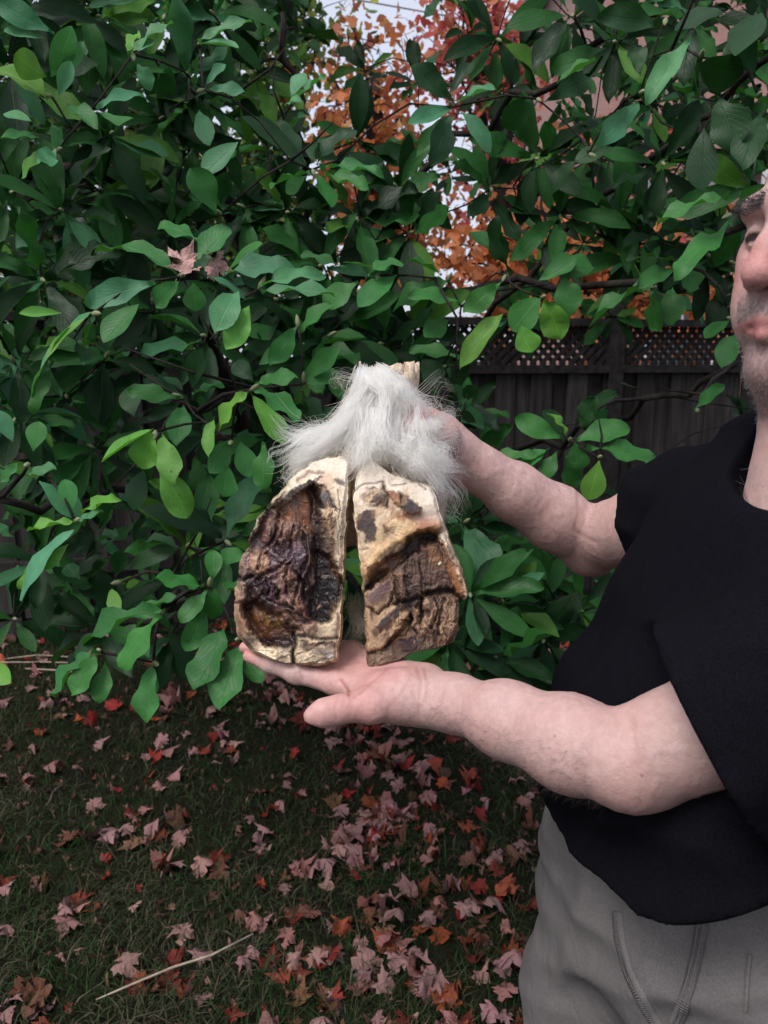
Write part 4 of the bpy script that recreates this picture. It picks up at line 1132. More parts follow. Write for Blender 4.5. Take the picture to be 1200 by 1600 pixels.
        for k, t in enumerate((.06, .2, .4, .6, .8, 1.0)):
            R = Vf[loop]; sc = (1.03 if t < .1 else 1 - .62 * t ** 1.3)
            P = cen + (R - cen) * sc + (back - cen) * t
            cur = n0 + np.arange(len(loop)); n0 += len(loop)
            VV.append(P); wn_ = fbm(P * np.array([60, 60, 200]), 3, 5)[:, None]
            col.append(np.array(wallcol) * (1 + .35 * wn_) * np.ones_like(P)); gl.append(np.full(len(P), .45))
            nx = np.roll(np.arange(len(loop)), -1)
            Q.append(np.stack([prev, prev[nx], cur[nx], cur], -1)[:, ::-1]); prev = cur
        VV.append((cen + (back - cen) * 1.02)[None]); col.append(np.array([wallcol])); gl.append([.5])
        nx = np.roll(np.arange(len(loop)), -1); T_ = np.stack([prev, np.full(len(loop), n0), prev[nx]], -1)
        return mesh_np(name, np.concatenate(VV), Q + [T_], True, {"Col": np.clip(np.concatenate(col), .002, .9), "Gloss": np.concatenate(gl)})
CREAM = srgb(226, 206, 176); PALE = srgb(233, 222, 205); TAN = srgb(168, 130, 100); BROWN = srgb(74, 52, 42); AMBER = srgb(104, 60, 28); DARK = srgb(44, 30, 26); BLACK = srgb(20, 16, 19); PURP = srgb(78, 62, 74); PURPD = srgb(52, 38, 46); PINKT = srgb(138, 102, 88)

# ------------------------------------------------------------------ left claw (outline in photo pixels, top to bottom)
def zl(x, y): return (360 + x / 4.57, 700 + y / 4.57)
def zr(x, y): return (540 + x / 4.445, 700 + y / 4.445)
def L_(*p): return [zl(*q) for q in p]
def R_z(*p): return [zr(*q) for q in p]
lc = Claw(L_((700, 70), (640, 80), (520, 150), (430, 230), (290, 380), (205, 490), (150, 590), (128, 700), (65, 820), (52, 915), (32, 1010), (24, 1190), (48, 1330), (150, 1450), (300, 1515), (430, 1540)),
          L_((760, 66), (835, 95), (847, 140), (842, 220), (836, 300), (832, 400), (826, 500), (820, 600), (815, 700), (808, 800), (802, 930), (795, 1060), (785, 1220), (775, 1350), (757, 1510), (640, 1552)), 210, 330, 5)
c = lc
full = np.ones_like(c.x)
c.rough(full, .0010, .05, seed=2, colamt=.15); c.rough(full, .0004, .22, seed=3, colamt=.10)
c.paint(sstep(780, 705, c.y), PALE, .8)
c.paint(sstep(.55, .95, (c.x - 500) / 45) * sstep(890, 760, c.y), PALE, .55)
# the hollow of the sole
hol = L_((560, 250), (640, 420), (680, 600), (730, 760), (800, 950), (780, 1100), (690, 1240), (590, 1250), (450, 1320), (420, 1410), (250, 1390), (130, 1270), (90, 1120), (130, 960), (140, 780), (160, 620), (270, 430), (420, 330))
c.poly(hol, BROWN, .92, -.012, 7)
c.poly(L_((590, 235), (640, 300), (620, 430), (600, 620), (520, 560), (350, 500), (340, 430), (470, 320)), AMBER, .9, -.006, 6, .35)
c.rough(c.mask(*zl(480, 430), 32, 42, 0), .0014, .10, True, -20, 6, 4, .35)
c.poly(L_((290, 420), (330, 440), (240, 600), (190, 760), (130, 700), (160, 590)), DARK, .85, -.004, 4)
for x, y, rx, ry, dh in ((300, 590, 14, 24, .007), (365, 630, 11, 20, .008), (420, 620, 13, 18, .006), (250, 640, 9, 14, .005), (380, 690, 12, 10, .006)):
    c.ell(*zl(x, y), rx, ry, 10, PINKT, .7, dh, .5)
c.rough(c.mask(*zl(350, 620), 40, 34), .0022, .13, seed=6, colamt=.35)
c.ell(*zl(300, 930), 44, 58, -12, PURP, .85, .015, .35, .20)
c.ell(*zl(480, 800), 24, 34, 20, PURP, .75, .010, .4, .28)
c.ell(*zl(210, 830), 16, 20, 0, TAN, .7, .007, .5)
c.ell(*zl(430, 1010), 20, 40, -15, TAN, .6, .008, .5); c.ell(*zl(510, 1000), 14, 40, -10, PURPD, .7, .006, .5, .3)
c.ell(*zl(460, 1170), 34, 26, 25, PINKT, .75, .011, .5); c.ell(*zl(530, 1280), 22, 12, 20, PINKT, .6, .006, .5)
c.rough(c.mask(*zl(350, 930), 62, 90), .0030, .045, True, 30, 1.6, 8, .25); c.rough(c.mask(*zl(350, 950), 62, 90), .0005, .22, True, -30, 2.5, 9, .15)
for pts in (((350, 480), (310, 640), (215, 740), (190, 860)), ((440, 560), (430, 740), (360, 850), (240, 900), (180, 960)), ((520, 600), (545, 780), (490, 930), (470, 1080)), ((250, 760), (330, 815), (410, 840)), ((180, 990), (260, 1085), (350, 1135), (440, 1140)), ((400, 1120), (500, 1180), (560, 1260)), ((420, 830), (380, 930), (400, 1040), (460, 1110)), ((470, 880), (520, 960), (530, 1080)), ((350, 1180), (420, 1270), (520, 1310)), ((230, 680), (300, 720), (380, 770)), ((300, 960), (340, 1020), (330, 1080)), ((250, 930), (280, 1000), (270, 1050)), ((430, 1180), (480, 1230), (560, 1250))):
    c.line(L_(*pts), 2.6, DARK, .8, -.005, .8); c.line([(x_ + 4, y_ + 3) for x_, y_ in L_(*pts)], 3.0, None, 1, .0025, .8)
c.rough(c.mask(*zl(330, 900), 60, 90), .0010, .10, True, 60, 3.5, 17, .15)
# black crack from the top and the black teardrop
c.poly(L_((570, 240), (680, 285), (735, 370), (772, 455), (700, 420), (630, 425), (590, 340)), BLACK, .96, -.003, 3, .35)
c.line(L_((575, 300), (610, 450), (625, 620), (620, 760)), 7, DARK, .95, -.008)
c.poly(L_((625, 720), (700, 770), (735, 850), (800, 960), (780, 1090), (720, 1190), (640, 1255), (565, 1230), (550, 1100), (600, 960), (600, 830)), BLACK, .97, -.012, 5, .30)
c.line(L_((610, 640), (560, 900), (545, 1050), (570, 1200)), 6, BLACK, .8, -.004)
c.rough(c.mask(*zl(680, 1030), 26, 52), .0022, .11, seed=12)
c.ell(*zl(628, 1145), 2.6, 5, 25, TAN, .9, .002, .3)
# lower amber hollow
c.poly(L_((150, 1080), (230, 1130), (330, 1190), (400, 1270), (460, 1330), (440, 1410), (330, 1430), (220, 1390), (140, 1280), (105, 1180)), AMBER, .85, -.010, 4, .35)
c.ell(*zl(290, 1230), 22, 12, 35, srgb(150, 112, 62), .7, .003, .5); c.ell(*zl(180, 1200), 9, 13, 20, srgb(170, 105, 45), .8, 0, .5)
c.line(L_((110, 1110), (150, 1250), (240, 1370), (400, 1425), (455, 1360)), 6, BLACK, .9, -.004); c.ell(*zl(370, 1370), 20, 9, 15, PURPD, .8, 0, .5, .3)
# rim
c.rough(sstep(1040, 1012, c.x * 0 + c.y) * 0 + sstep(995, 1020, c.y), .0024, .09, True, 75, 5, 14, .35)
c.paint(c.mask(*zl(120, 1330), 26, 30, 40), srgb(120, 84, 58), .6); c.paint(c.mask(*zl(60, 1120), 9, 55, 0), srgb(130, 92, 76), .75)
c.paint(c.mask(*zl(90, 850), 9, 26, 10), srgb(110, 78, 70), .75); c.line(L_((35, 1010), (60, 1200), (110, 1320)), 5, srgb(170, 128, 96), .5, .003)
c.line(L_((455, 1320), (462, 1400), (440, 1460), (452, 1550)), 3.0, BLACK, .95, -.010); c.line(L_((50, 925), (110, 940), (150, 920)), 3, BLACK, .95, -.008); c.line(L_((30, 1110), (80, 1095)), 2, DARK, .9, -.004)
c.poly(L_((510, 1380), (600, 1390), (750, 1380), (760, 1430), (650, 1420), (560, 1470), (515, 1440)), srgb(80, 52, 44), .85, -.003, 4)
c.poly(L_((660, 1440), (740, 1450), (745, 1500), (650, 1520)), srgb(104, 80, 66), .7, .001, 4); c.ell(*zl(715, 1475), 4, 3, 0, srgb(190, 190, 200), .7)
c.line(L_((470, 1340), (580, 1350), (680, 1370), (770, 1360)), 2.4, DARK, .75, -.004)
c.poly(L_((745, 220), (790, 215), (835, 260), (820, 285), (765, 265)), PURPD, .9, -.001, 2.5)
c.line(L_((740, 520), (735, 700), (720, 800), (760, 900)), 5, srgb(96, 58, 38), .7, -.002); c.ell(*zl(690, 500), 7, 26, 0, TAN, .7, .003); c.rough(c.mask(*zl(690, 600), 14, 40), .002, .12, True, 0, 3, 15, .35)
for pts in (((770, 300), (790, 420), (775, 520), (800, 640)), ((800, 560), (765, 640), (780, 760)), ((730, 420), (800, 440)), ((760, 800), (800, 860))): c.line(L_(*pts), .9, srgb(84, 84, 100), .8, -.001)
c.poly(L_((350, 380), (460, 270), (620, 195), (640, 215), (520, 280), (400, 390)), PALE, .85, .004, 3)
c.line(L_((470, 230), (560, 180), (660, 185)), 3, srgb(120, 84, 76), .8, -.001); c.ell(*zl(690, 250), 12, 14, 20, TAN, .5)
c.streaks([(455, 890, 75, 130, -15, DARK, .75, .07, 3.0, .05), (440, 870, 70, 120, 20, PURPD, .6, .11, 2.0, .1), (450, 930, 80, 110, -30, srgb(160, 122, 94), .45, .09, 2.5, .25), (440, 1010, 90, 30, 80, DARK, .8, .10, 4.0, .02), (530, 860, 14, 120, 0, srgb(130, 100, 76), .5, .12, 3, .12), (390, 900, 26, 120, 5, DARK, .65, .10, 3, .08)], 301)
m = Mat("hoof_horn")
a = m.attr("Col"); g = m.attr("Gloss"); p = m.pos()
fn = m.noise(p, 420, 5, 0.65)
m.l(m.mix(1.0, a.outputs["Color"], m.ramp(fn, [(0.3, (0.84, 0.83, 0.82)), (0.65, (1.06, 1.05, 1.04))]), 'MULTIPLY'), m.b.inputs["Base Color"])
m.l(g.outputs["Fac"], m.b.inputs["Roughness"]); m.set(Specular_IOR_Level=0.5)
b_ = m.bump(fn, 0.22, 0.004); vo = m.n("TexVoronoi", feature='DISTANCE_TO_EDGE'); vo.inputs["Scale"].default_value = 150; m.l(m.pos((1, 1, .45)), vo.inputs["Vector"])
m.bump(m.ramp(vo.outputs[0], [(0.0, 0.0), (0.08, 1.0)]), 0.12, 0.003, b_)
MAT_HORN = m.m
BK_L = W(505, 850, 1.00); BK_R = W(625, 860, 1.00)
me = lc.finish("claw", MAT_HORN, lambda x, y: .00016 * (x - 540) * -.6 + 0 * y + .02 * sstep(790, 705, y), BK_L, srgb(186, 164, 118))
part("claw", me, MAT_HORN, hoof)["label"] = "claw with a deep black hollow and purple lump"

# ------------------------------------------------------------------ right claw
rc_ = Claw(R_z((110, 130), (85, 170), (62, 270), (50, 370), (62, 470), (75, 570), (88, 690), (102, 810), (122, 930), (130, 1040), (133, 1150), (138, 1260), (143, 1380), (150, 1470), (158, 1548)),
           R_z((200, 92), (330, 190), (600, 262), (650, 420), (690, 560), (740, 690), (798, 830), (846, 1000), (838, 1048), (785, 1072), (775, 1180), (788, 1270), (715, 1370), (480, 1420), (330, 1500)), 230, 320, 9)
c = rc_
c.rough(full[:, :1] * np.ones_like(c.x) if False else np.ones_like(c.x), .0010, .05, seed=32, colamt=.15); c.rough(np.ones_like(c.x), .0004, .22, seed=33, colamt=.10)
c.paint(sstep(840, 730, c.y), PALE, .9); c.paint(c.mask(*zr(620, 420), 20, 45, -20), PALE, .8)
# lower, deeper ground of the sole
c.poly(R_z((650, 600), (700, 680), (790, 850), (850, 1060), (790, 1080), (800, 1290), (640, 1420), (480, 1500), (200, 1580), (120, 1560), (110, 960), (200, 820), (380, 690), (480, 610)), BROWN, .9, -.010, 5)
c.poly(R_z((620, 590), (640, 650), (520, 690), (400, 740), (300, 830), (150, 1000), (118, 960), (230, 800), (370, 680), (480, 600)), DARK, .92, -.008, 4)
c.ell(*zr(560, 612), 22, 9, -5, BLACK, .97, -.006, .4); c.line(R_z((150, 970), (220, 900), (330, 830), (420, 750)), 5, BLACK, .85, -.005, gloss=.35)
c.poly(R_z((230, 780), (330, 720), (400, 700), (330, 800), (220, 860)), srgb(120, 84, 62), .8, .004, 4)
# ridge above the recess
c.line(R_z((640, 545), (520, 560), (430, 605), (340, 640), (230, 730), (140, 880)), 9, srgb(204, 162, 104), .7, .006); c.line(R_z((640, 560), (540, 530), (470, 560)), 8, srgb(120, 62, 34), .6, 0)
c.ell(*zr(540, 520), 24, 12, -10, srgb(150, 92, 60), .55, .002, .6); c.ell(*zr(390, 540), 18, 14, 0, srgb(232, 200, 150), .6, .004, .6); c.line(R_z((360, 480), (250, 560), (180, 700), (120, 800)), 10, srgb(212, 176, 124), .5, .002)
# plate of brown layered horn
c.poly(R_z((430, 740), (540, 690), (660, 690), (700, 800), (745, 975), (640, 985), (545, 1005), (530, 1040), (390, 1065), (350, 960), (340, 860)), srgb(84, 64, 55), .92, .008, 3)
c.poly(R_z((540, 690), (650, 690), (690, 820), (640, 820), (560, 760)), srgb(120, 82, 48), .7, 0, 7); c.poly(R_z((350, 870), (420, 850), (440, 1040), (380, 1060)), srgb(130, 96, 76), .6, .003, 3)
c.rough(c.mask(*zr(540, 880), 46, 44), .0018, .12, True, 0, 3.2, 38, .30); c.rough(c.mask(*zr(540, 880), 46, 44), .0012, .16, True, 90, 3.0, 39, .24)
c.line(R_z((430, 740), (410, 880), (440, 1040)), 1.8, DARK, .7, -.003); c.line(R_z((520, 800), (530, 920), (535, 1010)), 1.6, DARK, .6, -.003); c.line(R_z((445, 880), (460, 920)), 1.4, TAN, .6, .002)
c.ell(*zr(650, 805), 2.4, 3.4, 20, srgb(240, 232, 214), .95, .0025, .3); c.ell(*zr(345, 915), 1.6, 2.2, 20, srgb(230, 215, 190), .9, .001, .3)
c.line(R_z((540, 1012), (640, 998), (745, 988), (800, 1060)), 3.2, BLACK, .9, -.006); c.line(R_z((350, 1065), (440, 1060), (540, 1030)), 3.0, BLACK, .85, -.005)
# right flange of the wall
c.poly(R_z((665, 640), (700, 660), (800, 840), (850, 1010), (845, 1060), (790, 1050), (745, 950), (700, 800)), srgb(150, 98, 58), .85, .008, 3); c.line(R_z((700, 690), (770, 820), (825, 960), (835, 1040)), 4.5, srgb(222, 190, 160), .9, .004)
# fibrous lower blocks
lowm = sstep(930, 940, c.y) * sstep(640, 660, c.x)
c.poly(R_z((530, 1040), (760, 1010), (800, 1090), (800, 1290), (640, 1400), (540, 1290)), srgb(104, 84, 70), .85, .002, 3)
for x, y, rx, ry in ((575, 1130, 10, 24), (480, 1180, 7, 26), (640, 1120, 8, 24), (700, 1150, 9, 26), (760, 1160, 7, 22), (590, 1230, 12, 14), (680, 1290, 16, 15), (750, 1260, 9, 14), (520, 1270, 8, 12)):
    c.ell(*zr(x, y), rx, ry, -4, srgb(122, 98, 80), .6, .007, .4)
c.rough(lowm, .0030, .08, True, 8, 3.0, 44, .40); c.rough(lowm, .0015, .20, True, 4, 2.5, 45, .3)
for pts in (((525, 1050), (520, 1160), (530, 1260)), ((620, 1040), (650, 1140), (600, 1250)), ((690, 1050), (660, 1170), (640, 1300)), ((450, 1120), (455, 1230), (500, 1290))): c.line(R_z(*pts), 2.2, BLACK, .85, -.006)
# left tan block
c.poly(R_z((125, 1000), (300, 900), (340, 1000), (330, 1090), (450, 1110), (440, 1180), (330, 1330), (240, 1420), (140, 1420)), srgb(190, 158, 124), .9, .009, 3)
c.poly(R_z((130, 1020), (290, 900), (310, 1000), (260, 1080), (180, 1090)), srgb(92, 70, 76), .85, .001, 6, .4); c.poly(R_z((210, 1240), (260, 1180), (380, 1100), (440, 1110), (380, 1160), (290, 1250), (230, 1275)), PURPD, .92, .002, 3); c.ell(*zr(195, 1290), 7, 4, 20, PURPD, .7)
c.ell(*zr(470, 1065), 14, 6, 5, PURPD, .9, .003, .4); c.line(R_z((140, 1090), (230, 1150), (310, 1080), (330, 1010)), 2.2, DARK, .8, -.005); c.line(R_z((150, 1425), (250, 1400), (340, 1330), (450, 1170)), 3, BLACK, .85, -.007)
c.poly(R_z((390, 1330), (480, 1280), (520, 1340), (470, 1400), (400, 1410)), PURPD, .92, .002, 3); c.poly(R_z((150, 1430), (320, 1390), (330, 1500), (160, 1560)), srgb(120, 100, 82), .8, .002, 4); c.rough(c.mask(*zr(230, 1480), 24, 18), .0025, .12, True, 0, 2, 48, .4)
c.poly(R_z((340, 1200), (440, 1180), (450, 1290), (380, 1360), (330, 1350)), srgb(128, 100, 70), .8, .001, 3); c.rough(c.mask(*zr(390, 1270), 14, 24), .002, .12, True, 60, 2.5, 49, .35)
# stains and flaps on the cream upper part
c.poly(R_z((75, 450), (140, 440), (215, 450), (205, 520), (212, 610), (180, 645), (130, 645), (125, 590), (85, 540)), PURPD, .93, .0015, 2.5); c.ell(*zr(298, 555), 4.5, 7, -20, PURPD, .9, 0, .4); c.ell(*zr(300, 540), 8, 13, -20, TAN, .5, 0, .5)
c.rough(c.mask(*zr(230, 350), 24, 15), .0045, .16, False, 20, 1.5, 52, .45); c.paint(c.mask(*zr(230, 355), 24, 15, 10), srgb(140, 98, 60), .6); c.paint(c.mask(*zr(240, 370), 12, 10, 10), DARK, .8)
c.poly(R_z((265, 310), (340, 300), (400, 320), (380, 390), (300, 350)), srgb(132, 84, 52), .9, .005, 2.5); c.poly(R_z((375, 300), (430, 320), (470, 370), (530, 400), (520, 450), (470, 465), (410, 440), (380, 390)), srgb(40, 30, 32), .96, .008, 2.5, .4); c.ell(*zr(400, 470), 12, 8, 10, srgb(150, 90, 50), .7, 0, .6); c.ell(*zr(340, 440), 8, 7, 0, srgb(160, 130, 100), .6)
c.line(R_z((255, 250), (270, 300), (290, 320)), 3, DARK, .85, -.002); c.line(R_z((60, 300), (130, 250), (250, 240)), 1.6, srgb(90, 60, 46), .7, -.001); c.ell(*zr(140, 830), 4, 3, 10, srgb(120, 40, 24), .8); c.ell(*zr(130, 700), 5, 2.5, 10, srgb(110, 70, 50), .7)
for pts in (((450, 250), (500, 245), (560, 290)), ((150, 280), (220, 290)), ((330, 260), (420, 255))): c.line(R_z(*pts), 1.2, srgb(120, 90, 74), .7, -.001)
c.ell(*zr(560, 470), 22, 14, -25, srgb(150, 100, 90), .4, 0, .8)
c.streaks([(650, 890, 70, 60, 0, DARK, .6, .08, 3.0, .08), (620, 960, 80, 60, 15, DARK, .7, .10, 2.5, .08), (660, 980, 60, 50, 5, srgb(206, 168, 128), .6, .12, 2.5, .2), (600, 820, 60, 70, 40, srgb(186, 138, 92), .45, .06, 2.0, .1), (590, 800, 50, 70, 30, DARK, .6, .13, 1.6, .3), (600, 1010, 50, 36, 60, srgb(80, 58, 48), .6, .11, 2, .1), (640, 770, 70, 30, 0, srgb(140, 110, 92), .4, .12, 2, .2)], 331)
me = rc_.finish("claw", MAT_HORN, lambda x, y: .00008 * (x - 560) + .02 * sstep(800, 715, y), BK_R, srgb(200, 180, 150))
part("claw", me, MAT_HORN, hoof)["label"] = "claw with a stained cream top and a layered brown broken lower half"

# ------------------------------------------------------------------ pastern: the stump of the leg above the claws
Lf = Field(W(420, 850, .80) * 0 + np.array([-.16, .78, 1.28]), np.array([.14, 1.06, 1.66]), .004)
Lf.chain([W(520, 790, .96), W(545, 720, .935)], [.055, .044], .03, .02); Lf.chain([W(625, 800, .96), W(600, 725, .935)], [.058, .046], .03, .02)
Lf.chain([W(570, 735, .925), W(585, 670, .925), W(606, 592, .930)], [.050, .040, .037], .03, .03)
Lf.plane_cut(W(607, 580, .93), (0.10, -.05, 1.0))
S_, X, Y, Z = Lf.sl(Lf.lo, Lf.lo + Lf.h * Lf.n)
Lf.D += (.004 * fbm(np.stack([X * 40 + 0 * Y + 0 * Z, Y * 40 + 0 * X + 0 * Z, Z * 40 + 0 * X + 0 * Y], -1), 3, 71)).astype(np.float32)
lV, lQ = Lf.mesh(); del Lf
lV = laplace(lV, lQ, 1)
tt = (lV - W(585, 670, .925)) @ nrm(W(606, 592, .93) - W(585, 670, .925))
hide = np.tile(srgb(214, 200, 180), (len(lV), 1)); hide = hide * (1 + .25 * fbm(lV * 90, 3, 73))[:, None]
m = Mat("dried_hide"); a = m.attr("Col"); p = m.pos(); m.l(m.mix(1, a.outputs["Color"], m.ramp(m.noise(p, 160, 4, .7), [(.3, (.55, .5, .46)), (.6, (1.05, 1.03, 1.0))]), 'MULTIPLY'), m.b.inputs["Base Color"]); m.set(Roughness=.8); m.bump(m.noise(p, 140, 4, .7), .6, .006)
MAT_HIDE = m.m
part("pastern", mesh_np("pastern", lV, [lQ], True, {"Col": np.clip(hide, .01, .85)}), MAT_HIDE, hoof)
# ragged flaps of hide round the cut end
bag = Bag(); topc = W(607, 583, .93)
for q in range(26):
    a = q / 26 * 6.283; d = np.array([math.cos(a), math.sin(a), 0]); r0 = .034 + .003 * random.random()
    P = [topc + d * r0 + np.array([0, 0, -.02 - .10 * d[0] * r0]), topc + d * (r0 + .002) + np.array([0, 0, -.004 + random.uniform(-.004, .004)]), topc + d * (r0 + random.uniform(-.002, .006)) + np.array([0, 0, random.uniform(.002, .013)])]
    n = len(P); tw = .006; sd = np.array([-d[1], d[0], 0]); off = random.uniform(.6, 1.3)
    V = np.array([x for p_ in P for x in (p_ - sd * tw * off, p_ + sd * tw * off)]); V[-2:] += rng.normal(0, .002, (2, 3))
    V = np.concatenate([V, V - d * .0025]); Qs = []
    for k in range(n - 1):
        b = 2 * k; Qs += [[b, b + 1, b + 3, b + 2], [b + 6, b + 8, b + 9, b + 7], [b, b + 2, b + 8, b + 6], [b + 1, b + 7, b + 9, b + 3]]
    Qs.append([4, 5, 11, 10]); bag.add(V, [np.array(Qs)], srgb(224, 206, 182) * random.uniform(.7, 1.05))
part("hide_flap", bag.mesh("hide_flap"), MAT_HIDE, hoof)["kind"] = "stuff"

# ------------------------------------------------------------------ the long cream hair
def tuft(n, root, rspread, mids, tips, tspread, seg=10, wave=.004, rad=.0002):
    """locks of hair from root (px,py,z) through mids to tips, in photo pixels plus depth; each lock gathers its strands towards its own tip"""
    way = np.array([W(*root)] + [W(*q) for q in mids] + [W(*tips)]); k = len(way)
    t = np.linspace(0, 1, seg); base = np.stack([np.interp(t * (k - 1), range(k), way[:, c]) for c in range(3)], 1)
    for _ in range(2): base[1:-1] = (base[:-2] + 2 * base[1:-1] + base[2:]) / 4
    px = 1 / FPX * root[2]
    kc = max(2, n // 26); ci = rng.integers(0, kc, n)
    l0 = rng.normal(0, 1, (kc, 3)) * np.array([rspread[0] * px, .007, rspread[1] * px]); l1 = l0 * .5 + rng.normal(0, 1, (kc, 3)) * np.array([tspread[0] * px, .010, tspread[1] * px])
    lL = .55 + .5 * rng.random(kc); lph = rng.random((kc, 1, 3)) * 6.28; lfr = 2.2 + 3.2 * rng.random((kc, 1, 1)); lw = wave * (0.5 + 1.2 * rng.random((kc, 1, 1)))
    tt = t[None] * (lL[ci] * (.8 + .3 * rng.random(n)))[:, None]; tt = np.minimum(tt, 1)
    S = np.stack([np.interp(tt.ravel(), t, base[:, c]).reshape(n, seg) for c in range(3)], -1)
    S += l0[ci][:, None] * (1 - tt)[..., None] + l1[ci][:, None] * (tt ** 1.25)[..., None]
    S += (lw * np.sin(lfr * t[None, :, None] * 3.0 + lph))[ci] * (tt ** 1.1)[..., None]
    own = rng.normal(0, 1, (n, 1, 3)) * .0042
    S += own * (0.55 + np.sin(t * 2.4)[None, :, None] * .75 - .30 * t[None, :, None])
    fly = (rng.random(n) < .07)[:, None, None]; S += fly * rng.normal(0, .010, (n, 1, 3)) * (t ** 1.5)[None, :, None]
    colr = np.array([(0.90, 0.80, 0.63), (0.93, 0.87, 0.76), (0.86, 0.71, 0.47), (0.92, 0.87, 0.79)])[(ci * 5 + rng.integers(0, 2, n)) % 4] * (0.93 + .07 * rng.random((n, 1)))
    return S, rad * (0.7 + .7 * rng.random(n)), colr
TUFTS = [
    # n, root, root spread px, mids, tip, tip spread px
    (650, (572, 585, .885), (10, 6), [(566, 620, .878), (555, 655, .872)], (535, 690, .864), (14, 8)),
    (650, (592, 588, .885), (10, 6), [(606, 615, .868), (598, 660, .864)], (572, 705, .856), (16, 10)),
    (520, (600, 590, .885), (12, 6), [(618, 612, .872), (640, 628, .870)], (664, 634, .872), (12, 7)),
    (420, (585, 582, .885), (12, 5), [(615, 606, .864), (628, 632, .860)], (634, 652, .862), (12, 8)),
    (650, (568, 630, .880), (14, 12), [(540, 668, .872), (512, 690, .868)], (484, 715, .866), (18, 9)),
    (520, (545, 672, .885), (14, 8), [(505, 688, .872), (472, 690, .872)], (450, 676, .880), (10, 12)),
    (420, (535, 684, .88), (14, 8), [(495, 702, .868), (468, 712, .87)], (446, 722, .876), (8, 9)),
    (260, (520, 700, .88), (10, 6), [(486, 722, .868), (468, 738, .87)], (458, 748, .872), (7, 6)),
    (800, (580, 645, .875), (16, 12), [(577, 680, .862), (566, 708, .856)], (558, 734, .850), (9, 7)),
    (850, (606, 640, .872), (18, 14), [(600, 680, .858), (596, 705, .852)], (590, 722, .848), (16, 7)),
    (900, (630, 655, .870), (16, 14), [(636, 695, .856), (640, 718, .852)], (645, 742, .850), (18, 7)),
    (520, (622, 690, .868), (18, 12), [(655, 712, .854), (682, 728, .854)], (716, 742, .860), (12, 7)),
    (300, (645, 680, .872), (14, 12), [(668, 692, .860), (688, 702, .860)], (706, 712, .864), (10, 12)),
    (200, (648, 672, .872), (10, 10), [(670, 676, .860), (684, 670, .862)], (694, 658, .866), (8, 8)),
    (240, (650, 722, .868), (12, 8), [(682, 752, .870), (696, 778, .876)], (698, 806, .884), (7, 10)),
    (90, (668, 742, .870), (10, 6), [(700, 770, .88), (712, 800, .89)], (718, 842, .90), (12, 18)),
    (150, (556, 930, .94), (6, 7), [(556, 960, .90), (557, 985, .885)], (558, 1005, .88), (12, 10)),
    (70, (540, 680, .88), (20, 14), [(490, 668, .87), (455, 678, .87)], (428, 700, .87), (18, 20)),
    (26, (640, 640, .88), (16, 20), [(680, 620, .87), (690, 595, .87)], (692, 570, .88), (20, 26)),
    (60, (560, 620, .89), (8, 30), [(540, 640, .88), (520, 645, .88)], (508, 655, .88), (16, 20)),
]
parts_ = []
for (n, root, rs, mids, tips, ts_) in TUFTS:
    parts_.append(tuft(n, root, rs, mids, tips, ts_, wave=.0045 if n > 200 else .009, rad=.00022 if n > 200 else .00012))
S = np.concatenate([q[0] for q in parts_]); rad_ = np.concatenate([q[1] for q in parts_]); colr = np.concatenate([q[2] for q in parts_])
m_, n_ = S.shape[:2]
hc = bpy.data.hair_curves.new("hair"); hc.add_curves([n_] * m_)
hc.points.foreach_set("position", S.astype(np.float32).ravel())
hc.points.foreach_set("radius", (rad_[:, None] * (1 - .7 * np.linspace(0, 1, n_)[None] ** 2)).astype(np.float32).ravel())
at_ = hc.attributes.new("Col", 'FLOAT_COLOR', 'POINT'); at_.data.foreach_set("color", np.concatenate([np.repeat(colr, n_, 0), np.ones((m_ * n_, 1))], 1).astype(np.float32).ravel())
m = Mat("cream_hair"); a = m.attr("Col"); hb = m.n("BsdfHairPrincipled"); hb.parametrization = 'COLOR'
m.l(a.outputs["Color"], hb.inputs["Color"]); hb.inputs["Roughness"].default_value = .35; hb.inputs["Radial Roughness"].default_value = .6
m.l(hb.outputs[0], m.out.inputs[0])
hc.materials.append(m.m)
part("hair", hc, None, hoof)["kind"] = "stuff"

